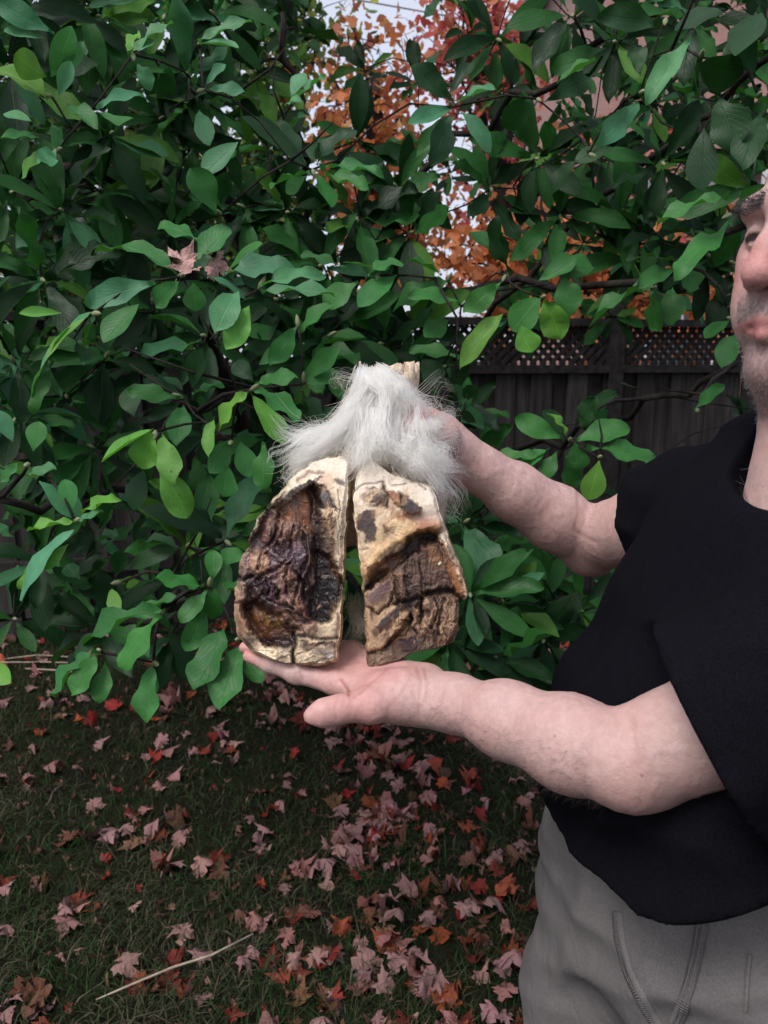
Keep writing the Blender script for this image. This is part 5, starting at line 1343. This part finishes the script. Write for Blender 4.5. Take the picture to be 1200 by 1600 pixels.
# ================================================================== MAGNOLIA
def leaf_material(name, source):
    m = Mat(name)
    src = m.n("ObjectInfo").outputs["Color"] if source == "object" else m.attr("Col").outputs["Color"]
    uv = m.n("UVMap"); sp = m.n("SeparateXYZ"); m.l(uv.outputs[0], sp.inputs[0])
    # v runs along the leaf, u across (-1..1): midrib and side veins
    au = m.n("Math", operation='ABSOLUTE'); m.l(sp.outputs[0], au.inputs[0])
    rib = m.ramp(au.outputs[0], [(0.0, 1.0), (0.055, 0.0)])
    k1 = m.n("Math", operation='MULTIPLY'); k1.inputs[1].default_value = 0.42; m.l(au.outputs[0], k1.inputs[0])
    k2 = m.n("Math", operation='SUBTRACT'); m.l(sp.outputs[1], k2.inputs[0]); m.l(k1.outputs[0], k2.inputs[1])
    k3 = m.n("Math", operation='MULTIPLY'); k3.inputs[1].default_value = 9.0; m.l(k2.outputs[0], k3.inputs[0])
    k4 = m.n("Math", operation='PINGPONG'); k4.inputs[1].default_value = 0.5; m.l(k3.outputs[0], k4.inputs[0])
    vein = m.ramp(k4.outputs[0], [(0.0, 1.0), (0.12, 0.0)])
    vm = m.n("Math", operation='MULTIPLY'); vm.inputs[1].default_value = .35; m.l(vein, vm.inputs[0])
    mxv = m.n("Math", operation='MAXIMUM'); m.l(rib, mxv.inputs[0]); m.l(vm.outputs[0], mxv.inputs[1])
    nz = m.noise(m.pos(), 38, 4, .6)
    col = m.mix(1.0, src, m.ramp(nz, [(.3, (.78, .82, .78)), (.7, (1.15, 1.12, 1.1))]), 'MULTIPLY')
    li = m.n("Math", operation='MULTIPLY'); li.inputs[1].default_value = .45; m.l(mxv.outputs[0], li.inputs[0])
    col = m.mix(li.outputs[0], col, m.mix(1.0, col, (2.1, 1.8, 1.7), 'MULTIPLY'))
    spots = m.ramp(m.noise(m.pos(), 160, 2, .4), [(.72, 0.0), (.78, .7)])
    col = m.mix(spots, col, (0.05, 0.035, 0.02))
    ge = m.n("NewGeometry")
    colb = m.mix(.22, col, (0.07, 0.15, 0.06))
    col = m.mix(ge.outputs["Backfacing"], col, colb)
    m.l(col, m.b.inputs["Base Color"]); m.set(Specular_IOR_Level=0.24 if source == 'object' else 0.12)
    ro = m.n("MapRange"); ro.inputs[3].default_value = .36; ro.inputs[4].default_value = .55; m.l(nz, ro.inputs[0]); m.l(ro.outputs[0], m.b.inputs["Roughness"])
    iv = m.n("Math", operation='MULTIPLY'); iv.inputs[1].default_value = -1; m.l(mxv.outputs[0], iv.inputs[0])
    b_ = m.bump(iv.outputs[0], .35, .002); m.bump(nz, .25, .004, b_)
    tr = m.n("BsdfTranslucent"); tc = m.mix(1.0, col, (1.6, 1.9, .7), 'MULTIPLY'); m.l(tc, tr.inputs[0])
    mx = m.n("MixShader"); mx.inputs[0].default_value = .22; m.l(m.b.outputs[0], mx.inputs[1]); m.l(tr.outputs[0], mx.inputs[2]); m.l(mx.outputs[0], m.out.inputs[0])
    return m.m
MAT_LEAF = leaf_material("magnolia_leaf", "object"); MAT_LEAFM = leaf_material("magnolia_leaf_mass", "attr")

def leaf_shape(seed, nl, nw):
    """unit leaf: base at origin, axis +X, normal +Z, width 1 (scaled later); obovate"""
    r = np.random.default_rng(seed)
    t = np.linspace(0, 1, nl + 1); t = .35 * t + .65 * (.5 - .5 * np.cos(np.pi * t)); pk = r.uniform(1.3, 1.75)
    wprof = np.sin(np.pi * np.clip(t, 0, 1) ** pk) ** .66; wprof[0] = .05; wprof[-1] = .06
    u = np.linspace(-1, 1, nw + 1)
    V = []; UV = []
    curl = r.uniform(-.05, .42); fold = r.uniform(.05, .60); bow = r.uniform(-.10, .10); rip = r.uniform(.01, .085); ph = r.uniform(0, 6.28)
    for i, tt in enumerate(t):
        for uu in u:
            x = tt; y = .5 * wprof[i] * uu + 0
            z = -curl * tt * tt + fold * .5 * wprof[i] * (abs(uu) ** 1.3) * .5 + rip * math.sin(tt * 13 + ph + 1.7 * np.sign(uu)) * uu * uu
            V.append((x, y + bow * math.sin(tt * 3.14), z)); UV.append((uu, tt))
    V = np.array(V); UV = np.array(UV); n1 = nw + 1
    i = np.arange(nl)[:, None] * n1; j = np.arange(nw)[None]
    Q = np.stack([i + j, i + n1 + j, i + n1 + j + 1, i + j + 1], -1).reshape(-1, 4)
    return V, Q, UV
HERO = [leaf_shape(500 + k, 11, 2) for k in range(14)]
MASS = [leaf_shape(600 + k, 7, 2) for k in range(10)]
hero_me = []
for v, q, uv in HERO:
    me = mesh_np("leaf", v, [q], True, None, uv); me.materials.append(MAT_LEAF); hero_me.append(me)

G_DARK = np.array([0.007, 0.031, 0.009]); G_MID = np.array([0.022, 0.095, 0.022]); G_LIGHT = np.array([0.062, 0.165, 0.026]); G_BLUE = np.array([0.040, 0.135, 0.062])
leaves = []                                  # (base, tip, width, normal, colour, priority)
whorls = []                                  # twig ends: world points
def add_leaf(b, t, w, colr, nb=None, pri=0):
    b = np.asarray(b, float); t = np.asarray(t, float); a = nrm(t - b)
    n0 = nrm(CAMP - b) * .62 + np.array([0, 0, .62]) + rng.normal(0, .30, 3) if nb is None else nb
    n = n0 - (n0 @ a) * a
    if np.linalg.norm(n) < .05: n = np.cross(a, [1, .3, 0])
    leaves.append((b, t, w, nrm(n), colr, pri))
def pixleaf(bx, by, tx, ty, w, z, kind='m'):
    """one leaf read off the photograph: base and tip in pixels, width in pixels, depth of its twig"""
    dz = random.uniform(-.05, .02); b = W(bx, by, z); t = W(tx, ty, z + dz)
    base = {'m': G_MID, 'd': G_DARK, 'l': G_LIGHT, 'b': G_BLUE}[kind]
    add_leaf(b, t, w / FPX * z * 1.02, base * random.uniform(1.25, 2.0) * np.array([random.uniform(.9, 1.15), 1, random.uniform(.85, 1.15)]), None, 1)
LEAVES = [
 # upper left bush of leaves
 (75, 158, 0, 82, 62, 1.12, 'l'), (72, 120, 20, 84, 44, 1.12, 'l'), (85, 52, -10, -8, 40, 1.15, 'b'), (70, 60, 5, 45, 26, 1.15, 'b'), (80, 120, 105, 50, 36, 1.15, 'm'), (85, 115, 130, 70, 26, 1.15, 'b'), (92, 150, 110, 95, 24, 1.12, 'b'),
 (150, 170, 215, 128, 26, 1.15, 'b'), (155, 175, 210, 190, 22, 1.15, 'm'), (105, 165, 150, 190, 30, 1.13, 'm'), (50, 190, 5, 170, 26, 1.1, 'b'), (80, 190, 95, 225, 24, 1.1, 'b'), (60, 215, 0, 210, 22, 1.1, 'm'), (80, 240, 20, 262, 34, 1.1, 'l'), (85, 235, 60, 255, 30, 1.1, 'b'), (205, 85, 262, 22, 26, 1.2, 'b'), (200, 85, 210, 35, 20, 1.2, 'l'), (215, 80, 240, 60, 22, 1.2, 'b'), (215, 100, 235, 130, 26, 1.2, 'b'),
 (310, 65, 388, 22, 24, 1.35, 'b'), (310, 68, 372, 70, 22, 1.35, 'b'), (320, 135, 352, 98, 18, 1.3, 'b'), (305, 140, 312, 85, 24, 1.3, 'd'), (325, 140, 380, 138, 22, 1.3, 'b'), (455, 150, 475, 112, 30, 1.5, 'b'), (460, 155, 508, 122, 22, 1.5, 'b'), (445, 165, 465, 148, 20, 1.5, 'b'),
 # whorl with the long pale leaf
 (372, 222, 316, 272, 40, 1.25, 'b'), (338, 335, 298, 262, 44, 1.25, 'm'), (345, 320, 350, 270, 30, 1.3, 'd'), (270, 300, 235, 262, 26, 1.4, 'd'), (480, 262, 380, 178, 34, 1.4, 'd'), (478, 258, 435, 180, 40, 1.4, 'd'), (490, 255, 482, 210, 22, 1.4, 'd'), (495, 258, 535, 190, 34, 1.4, 'd'), (500, 262, 592, 250, 22, 1.38, 'm'), (485, 270, 418, 282, 18, 1.36, 'm'), (495, 272, 520, 320, 36, 1.36, 'm'), (505, 272, 575, 290, 26, 1.36, 'm'), (478, 275, 445, 300, 24, 1.36, 'm'),
 # pink leaf whorl
 (277, 430, 200, 360, 42, 1.12, 'm'), (308, 410, 355, 350, 46, 1.12, 'm'), (315, 378, 252, 332, 38, 1.15, 'm'), (210, 390, 150, 375, 30, 1.15, 'm'), (350, 428, 452, 398, 48, 1.08, 'b'), (408, 456, 518, 444, 34, 1.06, 'b'), (405, 448, 496, 408, 28, 1.07, 'b'), (322, 430, 386, 442, 30, 1.08, 'b'), (243, 442, 128, 472, 42, 1.08, 'b'), (280, 440, 238, 478, 36, 1.07, 'm'), (302, 442, 306, 486, 36, 1.07, 'm'), (372, 455, 340, 498, 46, 1.06, 'b'), (388, 478, 354, 547, 38, 1.05, 'l'), (355, 425, 400, 372, 34, 1.12, 'm'), (300, 420, 322, 400, 22, 1.1, 'd'),
 (96, 489, 30, 488, 18, 1.05, 'l'), (142, 487, 2, 574, 28, 1.05, 'b'), (138, 494, 57, 555, 40, 1.04, 'l'), (217, 475, 160, 532, 44, 1.05, 'm'), (150, 492, 128, 540, 34, 1.08, 'd'), (122, 532, 132, 570, 26, 1.08, 'd'), (85, 560, 38, 635, 26, 1.08, 'm'),
 # middle left whorls
 (281, 622, 206, 598, 34, 1.2, 'm'), (286, 634, 276, 690, 38, 1.2, 'm'), (281, 630, 230, 655, 20, 1.2, 'd'), (300, 615, 350, 600, 30, 1.22, 'm'), (300, 606, 312, 545, 34, 1.22, 'd'), (285, 610, 262, 580, 22, 1.22, 'd'), (210, 650, 190, 600, 40, 1.3, 'd'),
 (240, 670, 155, 718, 42, 1.1, 'l'), (236, 672, 220, 733, 46, 1.1, 'l'), (252, 676, 267, 743, 38, 1.1, 'l'), (245, 722, 290, 810, 48, 1.1, 'l'), (225, 735, 205, 785, 34, 1.15, 'd'),
 (388, 612, 325, 658, 32, 1.12, 'l'), (392, 614, 446, 694, 36, 1.1, 'l'), (398, 606, 467, 660, 42, 1.12, 'm'), (335, 652, 318, 698, 22, 1.12, 'l'), (361, 686, 335, 735, 36, 1.15, 'm'), (375, 690, 390, 745, 36, 1.15, 'm'), (412, 690, 400, 757, 40, 1.14, 'm'), (358, 728, 350, 776, 40, 1.13, 'm'), (400, 600, 452, 580, 30, 1.15, 'm'), (395, 595, 362, 562, 30, 1.15, 'd'), (464, 508, 428, 563, 34, 1.2, 'm'), (470, 520, 500, 470, 30, 1.25, 'm'), (405, 570, 440, 545, 26, 1.2, 'm'), (470, 610, 500, 660, 34, 1.2, 'd'), (480, 600, 530, 580, 34, 1.2, 'm'), (470, 595, 530, 545, 34, 1.22, 'm'), (540, 630, 520, 585, 30, 1.25, 'm'), (500, 640, 545, 660, 30, 1.2, 'd'),
 # left edge
 (42, 740, 83, 728, 34, 1.1, 'b'), (52, 705, 58, 658, 34, 1.12, 'm'), (30, 722, 3, 753, 20, 1.1, 'm'), (61, 752, 130, 802, 42, 1.08, 'b'), (126, 803, 167, 768, 24, 1.06, 'l'), (122, 815, 155, 795, 22, 1.05, 'b'), (117, 815, 40, 826, 20, 1.05, 'l'), (115, 828, 0, 908, 40, 1.02, 'b'), (107, 850, 66, 888, 22, 1.02, 'l'), (115, 798, 100, 748, 28, 1.08, 'm'), (72, 868, 20, 920, 24, 1.02, 'l'), (20, 840, 0, 815, 24, 1.1, 'b'), (20, 690, -8, 640, 30, 1.12, 'b'),
 # lower left branch
 (318, 915, 238, 907, 34, 1.05, 'm'), (332, 908, 334, 858, 28, 1.08, 'm'), (325, 920, 280, 966, 30, 1.05, 'm'), (336, 920, 333, 972, 34, 1.05, 'm'), (323, 945, 290, 1018, 36, 1.06, 'm'), (258, 953, 106, 970, 42, 1.02, 'm'), (278, 930, 200, 958, 36, 1.06, 'm'), (250, 960, 172, 1032, 52, 1.0, 'm'), (350, 977, 306, 1083, 52, 1.03, 'm'), (376, 1008, 340, 1106, 52, 1.02, 'm'), (376, 1008, 410, 1064, 38, 1.03, 'm'), (152, 1016, 62, 1072, 46, 1.0, 'm'), (152, 1020, 114, 1087, 36, 1.0, 'm'), (165, 1035, 148, 1090, 32, 1.02, 'm'), (238, 1038, 226, 1130, 42, 1.0, 'm'), (242, 1045, 236, 1090, 22, 1.03, 'm'), (262, 985, 302, 1065, 44, 1.1, 'd'), (168, 996, 100, 1012, 36, 1.05, 'd'), (-25, 1035, 15, 1066, 32, 1.0, 'l'), (330, 880, 372, 862, 30, 1.12, 'm'), (345, 905, 385, 935, 32, 1.1, 'm'), (215, 850, 270, 842, 24, 1.25, 'd'), (150, 845, 182, 832, 24, 1.25, 'd'), (195, 890, 250, 850, 30, 1.25, 'd'), (190, 930, 240, 905, 28, 1.22, 'd'), (180, 900, 190, 860, 28, 1.25, 'd'), (125, 905, 105, 880, 28, 1.2, 'd'), (175, 920, 176, 945, 22, 1.2, 'l'),
 # right of the hoof
 (882, 686, 808, 650, 36, 1.45, 'm'), (885, 680, 871, 641, 22, 1.44, 'l'), (900, 688, 984, 664, 42, 1.44, 'm'), (915, 700, 1030, 705, 42, 1.42, 'm'), (898, 690, 906, 736, 38, 1.42, 'm'), (936, 720, 924, 782, 44, 1.36, 'l'), (886, 712, 900, 772, 38, 1.42, 'm'), (850, 712, 766, 708, 28, 1.42, 'm'), (860, 700, 800, 735, 36, 1.42, 'm'), (880, 690, 850, 640, 32, 1.5, 'd'), (910, 670, 930, 620, 34, 1.5, 'd'), (930, 690, 945, 640, 30, 1.5, 'd'), (870, 705, 845, 745, 30, 1.42, 'm'),
 (845, 462, 800, 516, 48, 1.4, 'm'), (850, 468, 876, 530, 46, 1.38, 'l'), (814, 508, 832, 550, 42, 1.38, 'l'), (790, 486, 720, 553, 34, 1.38, 'l'), (882, 432, 890, 484, 44, 1.42, 'm'), (1023, 444, 916, 470, 30, 1.35, 'm'), (1017, 455, 1012, 514, 42, 1.35, 'm'), (1050, 450, 1050, 505, 40, 1.36, 'm'), (783, 440, 732, 482, 36, 1.42, 'm'), (718, 474, 643, 454, 32, 1.4, 'm'), (1142, 500, 1100, 526, 40, 1.3, 'm'), (1150, 520, 1128, 560, 36, 1.3, 'm'), (685, 585, 722, 632, 40, 1.5, 'd'), (660, 560, 690, 600, 36, 1.5, 'd'), (700, 500, 665, 525, 34, 1.45, 'm'), (720, 560, 640, 540, 30, 1.5, 'm'), (800, 430, 760, 350, 40, 1.45, 'd'), (790, 405, 735, 360, 38, 1.45, 'm'), (840, 440, 900, 400, 34, 1.42, 'm'), (870, 410, 930, 412, 38, 1.42, 'm'), (700, 440, 610, 460, 40, 1.4, 'm'), (690, 430, 640, 400, 34, 1.4, 'm'), (620, 430, 560, 475, 40, 1.38, 'm'), (600, 425, 540, 400, 36, 1.38, 'm'), (560, 440, 502, 470, 44, 1.3, 'm'), (575, 430, 620, 395, 34, 1.36, 'm'), (540, 420, 480, 380, 36, 1.34, 'm'), (900, 660, 960, 600, 36, 1.7, 'd'), (960, 600, 1010, 595, 26, 1.8, 'd'), (1085, 640, 1130, 600, 22, 1.4, 'm'),
 (1145, 345, 1055, 395, 44, 1.2, 'm'), (1140, 305, 1028, 325, 34, 1.2, 'm'), (1150, 320, 1195, 285, 34, 1.2, 'm'), (1130, 390, 1085, 360, 34, 1.25, 'd'), (1060, 410, 990, 380, 34, 1.3, 'd'), (1055, 420, 1000, 440, 30, 1.3, 'm'),
 (700, 155, 645, 100, 40, 1.35, 'd'), (720, 175, 780, 215, 48, 1.3, 'b'), (715, 160, 770, 130, 26, 1.35, 'b'), (705, 170, 640, 190, 28, 1.35, 'b'), (700, 180, 690, 240, 40, 1.3, 'd'), (712, 180, 650, 240, 30, 1.3, 'm'), (700, 150, 740, 95, 24, 1.4, 'd'), (850, 160, 930, 120, 34, 1.3, 'd'), (830, 150, 790, 200, 40, 1.35, 'd'), (1000, 155, 945, 215, 36, 1.2, 'b'), (1000, 120, 995, 62, 30, 1.2, 'd'), (1090, 100, 1160, 120, 60, 1.1, 'd'), (1080, 60, 1010, 150, 36, 1.15, 'b'), (1120, 150, 1150, 220, 60, 1.1, 'd'), (1100, 200, 1095, 290, 48, 1.12, 'd'), (1180, 120, 1140, 60, 50, 1.1, 'd'), (1190, 180, 1160, 250, 50, 1.1, 'd'), (1030, 40, 940, 20, 40, 1.2, 'd'), (1130, 20, 1060, 20, 44, 1.15, 'd'), (1190, 20, 1150, 80, 50, 1.1, 'd'), (900, 250, 860, 300, 34, 1.3, 'd'), (960, 230, 900, 245, 30, 1.3, 'd'), (870, 130, 930, 90, 30, 1.35, 'm'),
]
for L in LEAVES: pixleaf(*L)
# twig ends that carry those leaves, and further whorls grown around them
HW = [(80, 150, 1.14), (85, 238, 1.12), (208, 85, 1.22), (312, 70, 1.37), (318, 140, 1.32), (457, 158, 1.52), (345, 335, 1.28), (488, 265, 1.4), (285, 432, 1.11), (405, 452, 1.08), (145, 490, 1.07), (286, 622, 1.21), (243, 674, 1.12), (392, 610, 1.13), (362, 690, 1.15), (466, 512, 1.22), (475, 600, 1.22), (45, 725, 1.11), (118, 815, 1.07), (328, 918, 1.07), (255, 958, 1.04), (152, 1018, 1.02), (372, 1000, 1.04), (240, 1035, 1.02), (190, 910, 1.22), (890, 690, 1.44), (935, 715, 1.4), (846, 465, 1.4), (1025, 448, 1.37), (1146, 500, 1.31), (690, 575, 1.5), (706, 168, 1.35), (790, 430, 1.44), (700, 440, 1.42), (590, 430, 1.38), (1142, 335, 1.22), (1060, 415, 1.3), (1000, 145, 1.22), (1095, 90, 1.12), (1185, 150, 1.1), (840, 155, 1.34), (920, 240, 1.3), (910, 660, 1.6), (1090, 640, 1.42), (1040, 30, 1.2)]
for q in HW: whorls.append(W(*q))
def make_whorl(c, nleaf, size, spread_dir, kind=None, pri=0):
    c = np.asarray(c, float); d0 = nrm(spread_dir)
    a1 = nrm(np.cross(d0, [0.2, .1, 1])); a2 = np.cross(d0, a1); ph = random.random() * 6.28
    for k in range(nleaf):
        th = ph + k * 2.4 + random.gauss(0, .2); ra = random.uniform(.9, 1.5)
        d = nrm(d0 * math.cos(ra) + (a1 * math.cos(th) + a2 * math.sin(th)) * math.sin(ra) + np.array([0, 0, -.15]))
        L = size * random.uniform(.7, 1.15); b = c + d * random.uniform(.004, .016) - d0 * random.uniform(0, .03)
        n0 = nrm(d0 * .9 + np.array([0, 0, .5]) + rng.normal(0, .25, 3))
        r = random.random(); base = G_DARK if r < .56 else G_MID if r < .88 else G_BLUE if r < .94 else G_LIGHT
        if kind is not None: base = kind
        add_leaf(b, b + d * L, L * random.uniform(.30, .40), base * random.uniform(.75, 1.2), n0, pri)
    whorls.append(c)
MIDW = [(520, 530, 1.5), (478, 545, 1.5), (600, 540, 1.6), (540, 500, 1.6), (180, 210, 1.5), (100, 330, 1.4), (60, 430, 1.35), (20, 300, 1.4), (150, 290, 1.55), (380, 330, 1.6), (440, 330, 1.6), (250, 190, 1.6), (300, 110, 1.6), (400, 110, 1.7), (150, 30, 1.5), (250, 30, 1.6), (340, 20, 1.6), (560, 220, 1.7), (620, 300, 1.6), (560, 340, 1.6), (760, 300, 1.6), (830, 250, 1.55), (880, 340, 1.6), (960, 330, 1.6), (1040, 250, 1.4), (1110, 400, 1.5), (980, 400, 1.6), (640, 370, 1.6), (500, 420, 1.6), (430, 470, 1.5), (620, 600, 1.7), (690, 640, 1.7), (640, 510, 1.7), (560, 530, 1.7), (30, 560, 1.4), (100, 620, 1.5), (170, 560, 1.5), (20, 660, 1.4), (140, 700, 1.5), (330, 520, 1.5), (220, 560, 1.6), (790, 950, 1.6), (735, 930, 1.5), (850, 1005, 1.7), (770, 1020, 1.5), (850, 900, 1.9), (770, 860, 1.7), (820, 1035, 1.7), (900, 960, 1.9), (330, 800, 1.5), (400, 790, 1.6), (290, 850, 1.4), (60, 880, 1.5), (20, 960, 1.7), (360, 850, 1.3), (720, 820, 1.6), (740, 730, 1.7), (700, 1000, 1.5), (1090, 30, 1.3), (960, 60, 1.4), (900, 30, 1.5), (780, 60, 1.7), (1170, 300, 1.3), (1150, 420, 1.5), (420, 240, 1.6), (300, 230, 1.7), (200, 300, 1.7), (240, 480, 1.6), (10, 100, 1.3), (120, 10, 1.4), (40, 10, 1.3)]
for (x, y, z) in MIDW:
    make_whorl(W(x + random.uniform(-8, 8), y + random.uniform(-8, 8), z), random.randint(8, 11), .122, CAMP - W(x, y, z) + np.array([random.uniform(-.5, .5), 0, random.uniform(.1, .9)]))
# the depth of the bush behind: dense to the left and above, open towards the sky gap, the house and the fence
def bush_density(px, py):
    d = 1.0
    if 470 < px < 960 and py < 240: d = .22
    if 560 < px < 1110 and 200 <= py < 420: d = .32
    if px >= 860 and py < 330: d = .95
    if 640 < px < 740 and 380 < py < 460: d = 0.05
    if px > 640 and 450 < py < 850: d = .09
    if px < 430 and 540 < py < 1010: d = .75
    if px < 430 and 830 < py: d = .28
    if px < 480 and py < 520: d = .95
    if 400 <= px < 560 and 420 < py < 900: d = .6
    if py > 1010: d = 0
    return d
cnt = 0
while cnt < 640:
    z = 1.55 + 1.9 * random.random() ** .8; px = random.uniform(-260, 1420); py = random.uniform(-320, 1000)
    if random.random() > bush_density(px, py): continue
    p_ = W(px, py, z)
    if p_[2] < .35 or p_[1] > 4.3: continue
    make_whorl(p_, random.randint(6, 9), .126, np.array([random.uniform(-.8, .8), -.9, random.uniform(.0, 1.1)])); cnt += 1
# unseen crown above and beside the frame, thickened to block light from overhead
for k in range(520):
    p_ = np.array([random.uniform(-2.6, 2.2), random.uniform(1.9, 4.2), random.uniform(2.3, 4.0)])
    px, py, z = proj(p_)
    if py > -120 or (400 < px < 1000 and py > -420): continue
    make_whorl(p_, 7, .12, np.array([random.uniform(-.6, .6), -.6, .9]))

# ------------------------------------------------------------------ wood: limbs, then twigs joining every whorl to the nearest wood
root = ground_at(545, 1048); root[2] = 0
mag = empty("magnolia_shrub", root); tag(mag, "broad green magnolia shrub spreading in front of the board fence", "shrub")
def smooth(P, n=14):
    P = np.array(P, float); k = len(P); t = np.linspace(0, k - 1, n)
    Q = np.stack([np.interp(t, range(k), P[:, c]) for c in range(3)], 1)
    for _ in range(2): Q[1:-1] = (Q[:-2] + 2 * Q[1:-1] + Q[2:]) / 4
    return Q
fork = root + np.array([-.02, -.05, .55])
v, f = tube(smooth([root + np.array([0, 0, -.05]), root + np.array([.02, 0, .3]), fork], 8), np.linspace(.075, .055, 8), 10); part("trunk", mesh_np("trunk", v, f), MAT_BARK, mag)
LIMBS = [([fork, W(400, 700, 2.7), W(330, 560, 2.2), W(240, 265, 1.9), W(60, 268, 1.6), W(-80, 290, 1.4)], .045),
         ([fork, W(430, 600, 2.7), W(360, 300, 2.2), W(250, 100, 1.8), W(150, 40, 1.6), W(20, -60, 1.4)], .042),
         ([fork, W(540, 560, 2.6), W(560, 400, 2.2), W(700, 230, 1.9), W(880, 100, 1.6), W(1080, -20, 1.3)], .024),
         ([fork, W(650, 640, 2.7), W(760, 500, 2.1), W(950, 300, 1.8), W(1080, 200, 1.5), W(1240, 60, 1.3)], .022),
         ([fork, W(700, 720, 2.6), W(880, 690, 2.0), W(1010, 640, 1.7), W(1160, 560, 1.5)], .026),
         ([fork, W(640, 880, 2.6), W(760, 980, 2.0), W(830, 1000, 1.75)], .020),
         ([fork, W(420, 820, 2.6), W(380, 900, 1.8), W(330, 925, 1.3), W(255, 956, 1.08)], .024),
         ([fork, W(330, 780, 2.5), W(220, 760, 1.8), W(110, 790, 1.3), W(20, 780, 1.15)], .024),
         ([fork, W(470, 640, 2.5), W(430, 620, 1.8), W(330, 620, 1.4), W(250, 640, 1.2)], .022),
         ([fork, W(520, 520, 2.5), W(480, 360, 2.0), W(470, 200, 1.8), W(430, 20, 1.7)], .030),
         ([fork, W(610, 560, 2.5), W(640, 470, 1.9), W(790, 440, 1.6), W(1020, 445, 1.4), W(1160, 340, 1.25)], .026)]
nodes = []; nrad = []
for P, r in LIMBS:
    r = r if r > .04 else r * .45
    S = smooth(P, 22) + np.concatenate([np.zeros((1, 3)), rng.normal(0, .012, (21, 3))]); rr = np.linspace(r, max(.006, r * .22), 22)
    v, f = tube(S, rr, 8); part("branch", mesh_np("branch", v, f), MAT_BARK, mag)
    nodes += list(S[5:]); nrad += list(rr[5:])
order = sorted(range(len(whorls)), key=lambda i: np.linalg.norm(whorls[i] - fork))
tw = Bag()
for i in order:
    e = whorls[i]; A = np.array(nodes); d = np.linalg.norm(A - e, axis=1)
    back = (np.linalg.norm(A - fork, axis=1) > np.linalg.norm(e - fork) + .05) * .25
    j = int(np.argmin(d + back)); s = A[j]; L = d[j]
    if L < .015: continue
    n = 6 if L > .25 else 4; t = np.linspace(0, 1, n)[:, None]
    side = rng.normal(0, .10, 3) * L; P = s * (1 - t) + e * t + side * np.sin(t * 3.14) + np.array([0, 0, .10 * L]) * np.sin(t * 3.14) + rng.normal(0, .012 * min(1, L), (n, 3)) * np.sin(t * 3.14)
    r0 = min(nrad[j] * .75, .0035 + .006 * L); r1 = .0022
    v, f = tube(P, np.linspace(r0, r1, n), 5); tw.add(v, f)
    nodes += list(P[1:]); nrad += list(np.linspace(r0, r1, n)[1:])
# bare twiglets and buds
for k in range(420):
    s = nodes[random.randrange(len(nodes))]; d = rng.normal(0, 1, 3); d[2] += .3; d = nrm(d); L = random.uniform(.05, .22)
    v, f = tube(np.array([s, s + d * L * .5 + rng.normal(0, .012, 3), s + d * L]), [.0028, .0022, .0012], 4); tw.add(v, f)
o = part("twig", tw.mesh("twig"), MAT_BARK, mag); o["kind"] = "stuff"
bd = Bag()
for c in whorls[:len(HW) + len(MIDW)]:
    d = nrm(CAMP - c + rng.normal(0, .5, 3)); v, f = tube(np.array([c, c + d * .008, c + d * .016, c + d * .022]), [.003, .0045, .0035, .0008], 5); bd.add(v, f, srgb(120, 128, 92))
m = Mat("magnolia_bud"); a = m.attr("Col"); m.l(a.outputs["Color"], m.b.inputs["Base Color"]); m.set(Roughness=.8)
o = part("bud", bd.mesh("bud"), m.m, mag); o["kind"] = "stuff"

# ------------------------------------------------------------------ leaves: the 300 that show largest are single parts, the rest one mass
def score(L):
    b, t, w, n, c, pri = L
    px, py, z = proj((b + t) / 2)
    if z < .2 or not (-40 < px < 1240 and -40 < py < 1640): return 0
    return pri * 10 + w / z
leaves.sort(key=score, reverse=True)
def leaf_frame(L):
    b, t, w, n, c, pri = L
    a = t - b; l = np.linalg.norm(a); a = a / l; s = np.cross(n, a)
    return np.stack([a * l, s * w, n * l], 1), b
for k, L in enumerate(leaves[:300]):
    M3, b = leaf_frame(L); o = link("leaf", hero_me[k % len(hero_me)], None, mag)
    M = Matrix(((*M3[0], b[0]), (*M3[1], b[1]), (*M3[2], b[2]), (0, 0, 0, 1)))
    o.matrix_parent_inverse = Matrix.Translation(-Vector(mag.location)); o.matrix_basis = M
    o.color = (*np.clip(L[4], 0, 1), 1)
VV = []; QQ = []; CC = []; UU = []; n0 = 0
for k, L in enumerate(leaves[300:]):
    v, q, uv = MASS[k % len(MASS)]; M3, b = leaf_frame(L)
    VV.append(v @ M3.T + b); QQ.append(q + n0); CC.append(np.tile(L[4], (len(v), 1))); UU.append(uv); n0 += len(v)
o = part("foliage", mesh_np("foliage", np.concatenate(VV), [np.concatenate(QQ)], True, {"Col": np.concatenate(CC)}, np.concatenate(UU)), MAT_LEAFM, mag); o["kind"] = "stuff"
# a fallen maple leaf caught in the whorl
for (x, y, z, s_, yaw_) in ((290, 408, 1.13, .052, .4), (338, 414, 1.13, .042, 1.9)):
    o = link("caught_maple_leaf", fall_meshes[1]); o.color = (.55, .34, .31, 1)
    o.matrix_world = Matrix.Translation(W(x, y, z)) @ Matrix.Rotation(yaw_, 4, 'Y') @ Matrix.Rotation(math.radians(70), 4, 'X') @ Matrix.Scale(s_, 4)
    tag(o, ("larger" if s_ > .05 else "smaller") + " pale pink maple leaf caught among the magnolia leaves", "leaf", "maple leaves caught in the magnolia")
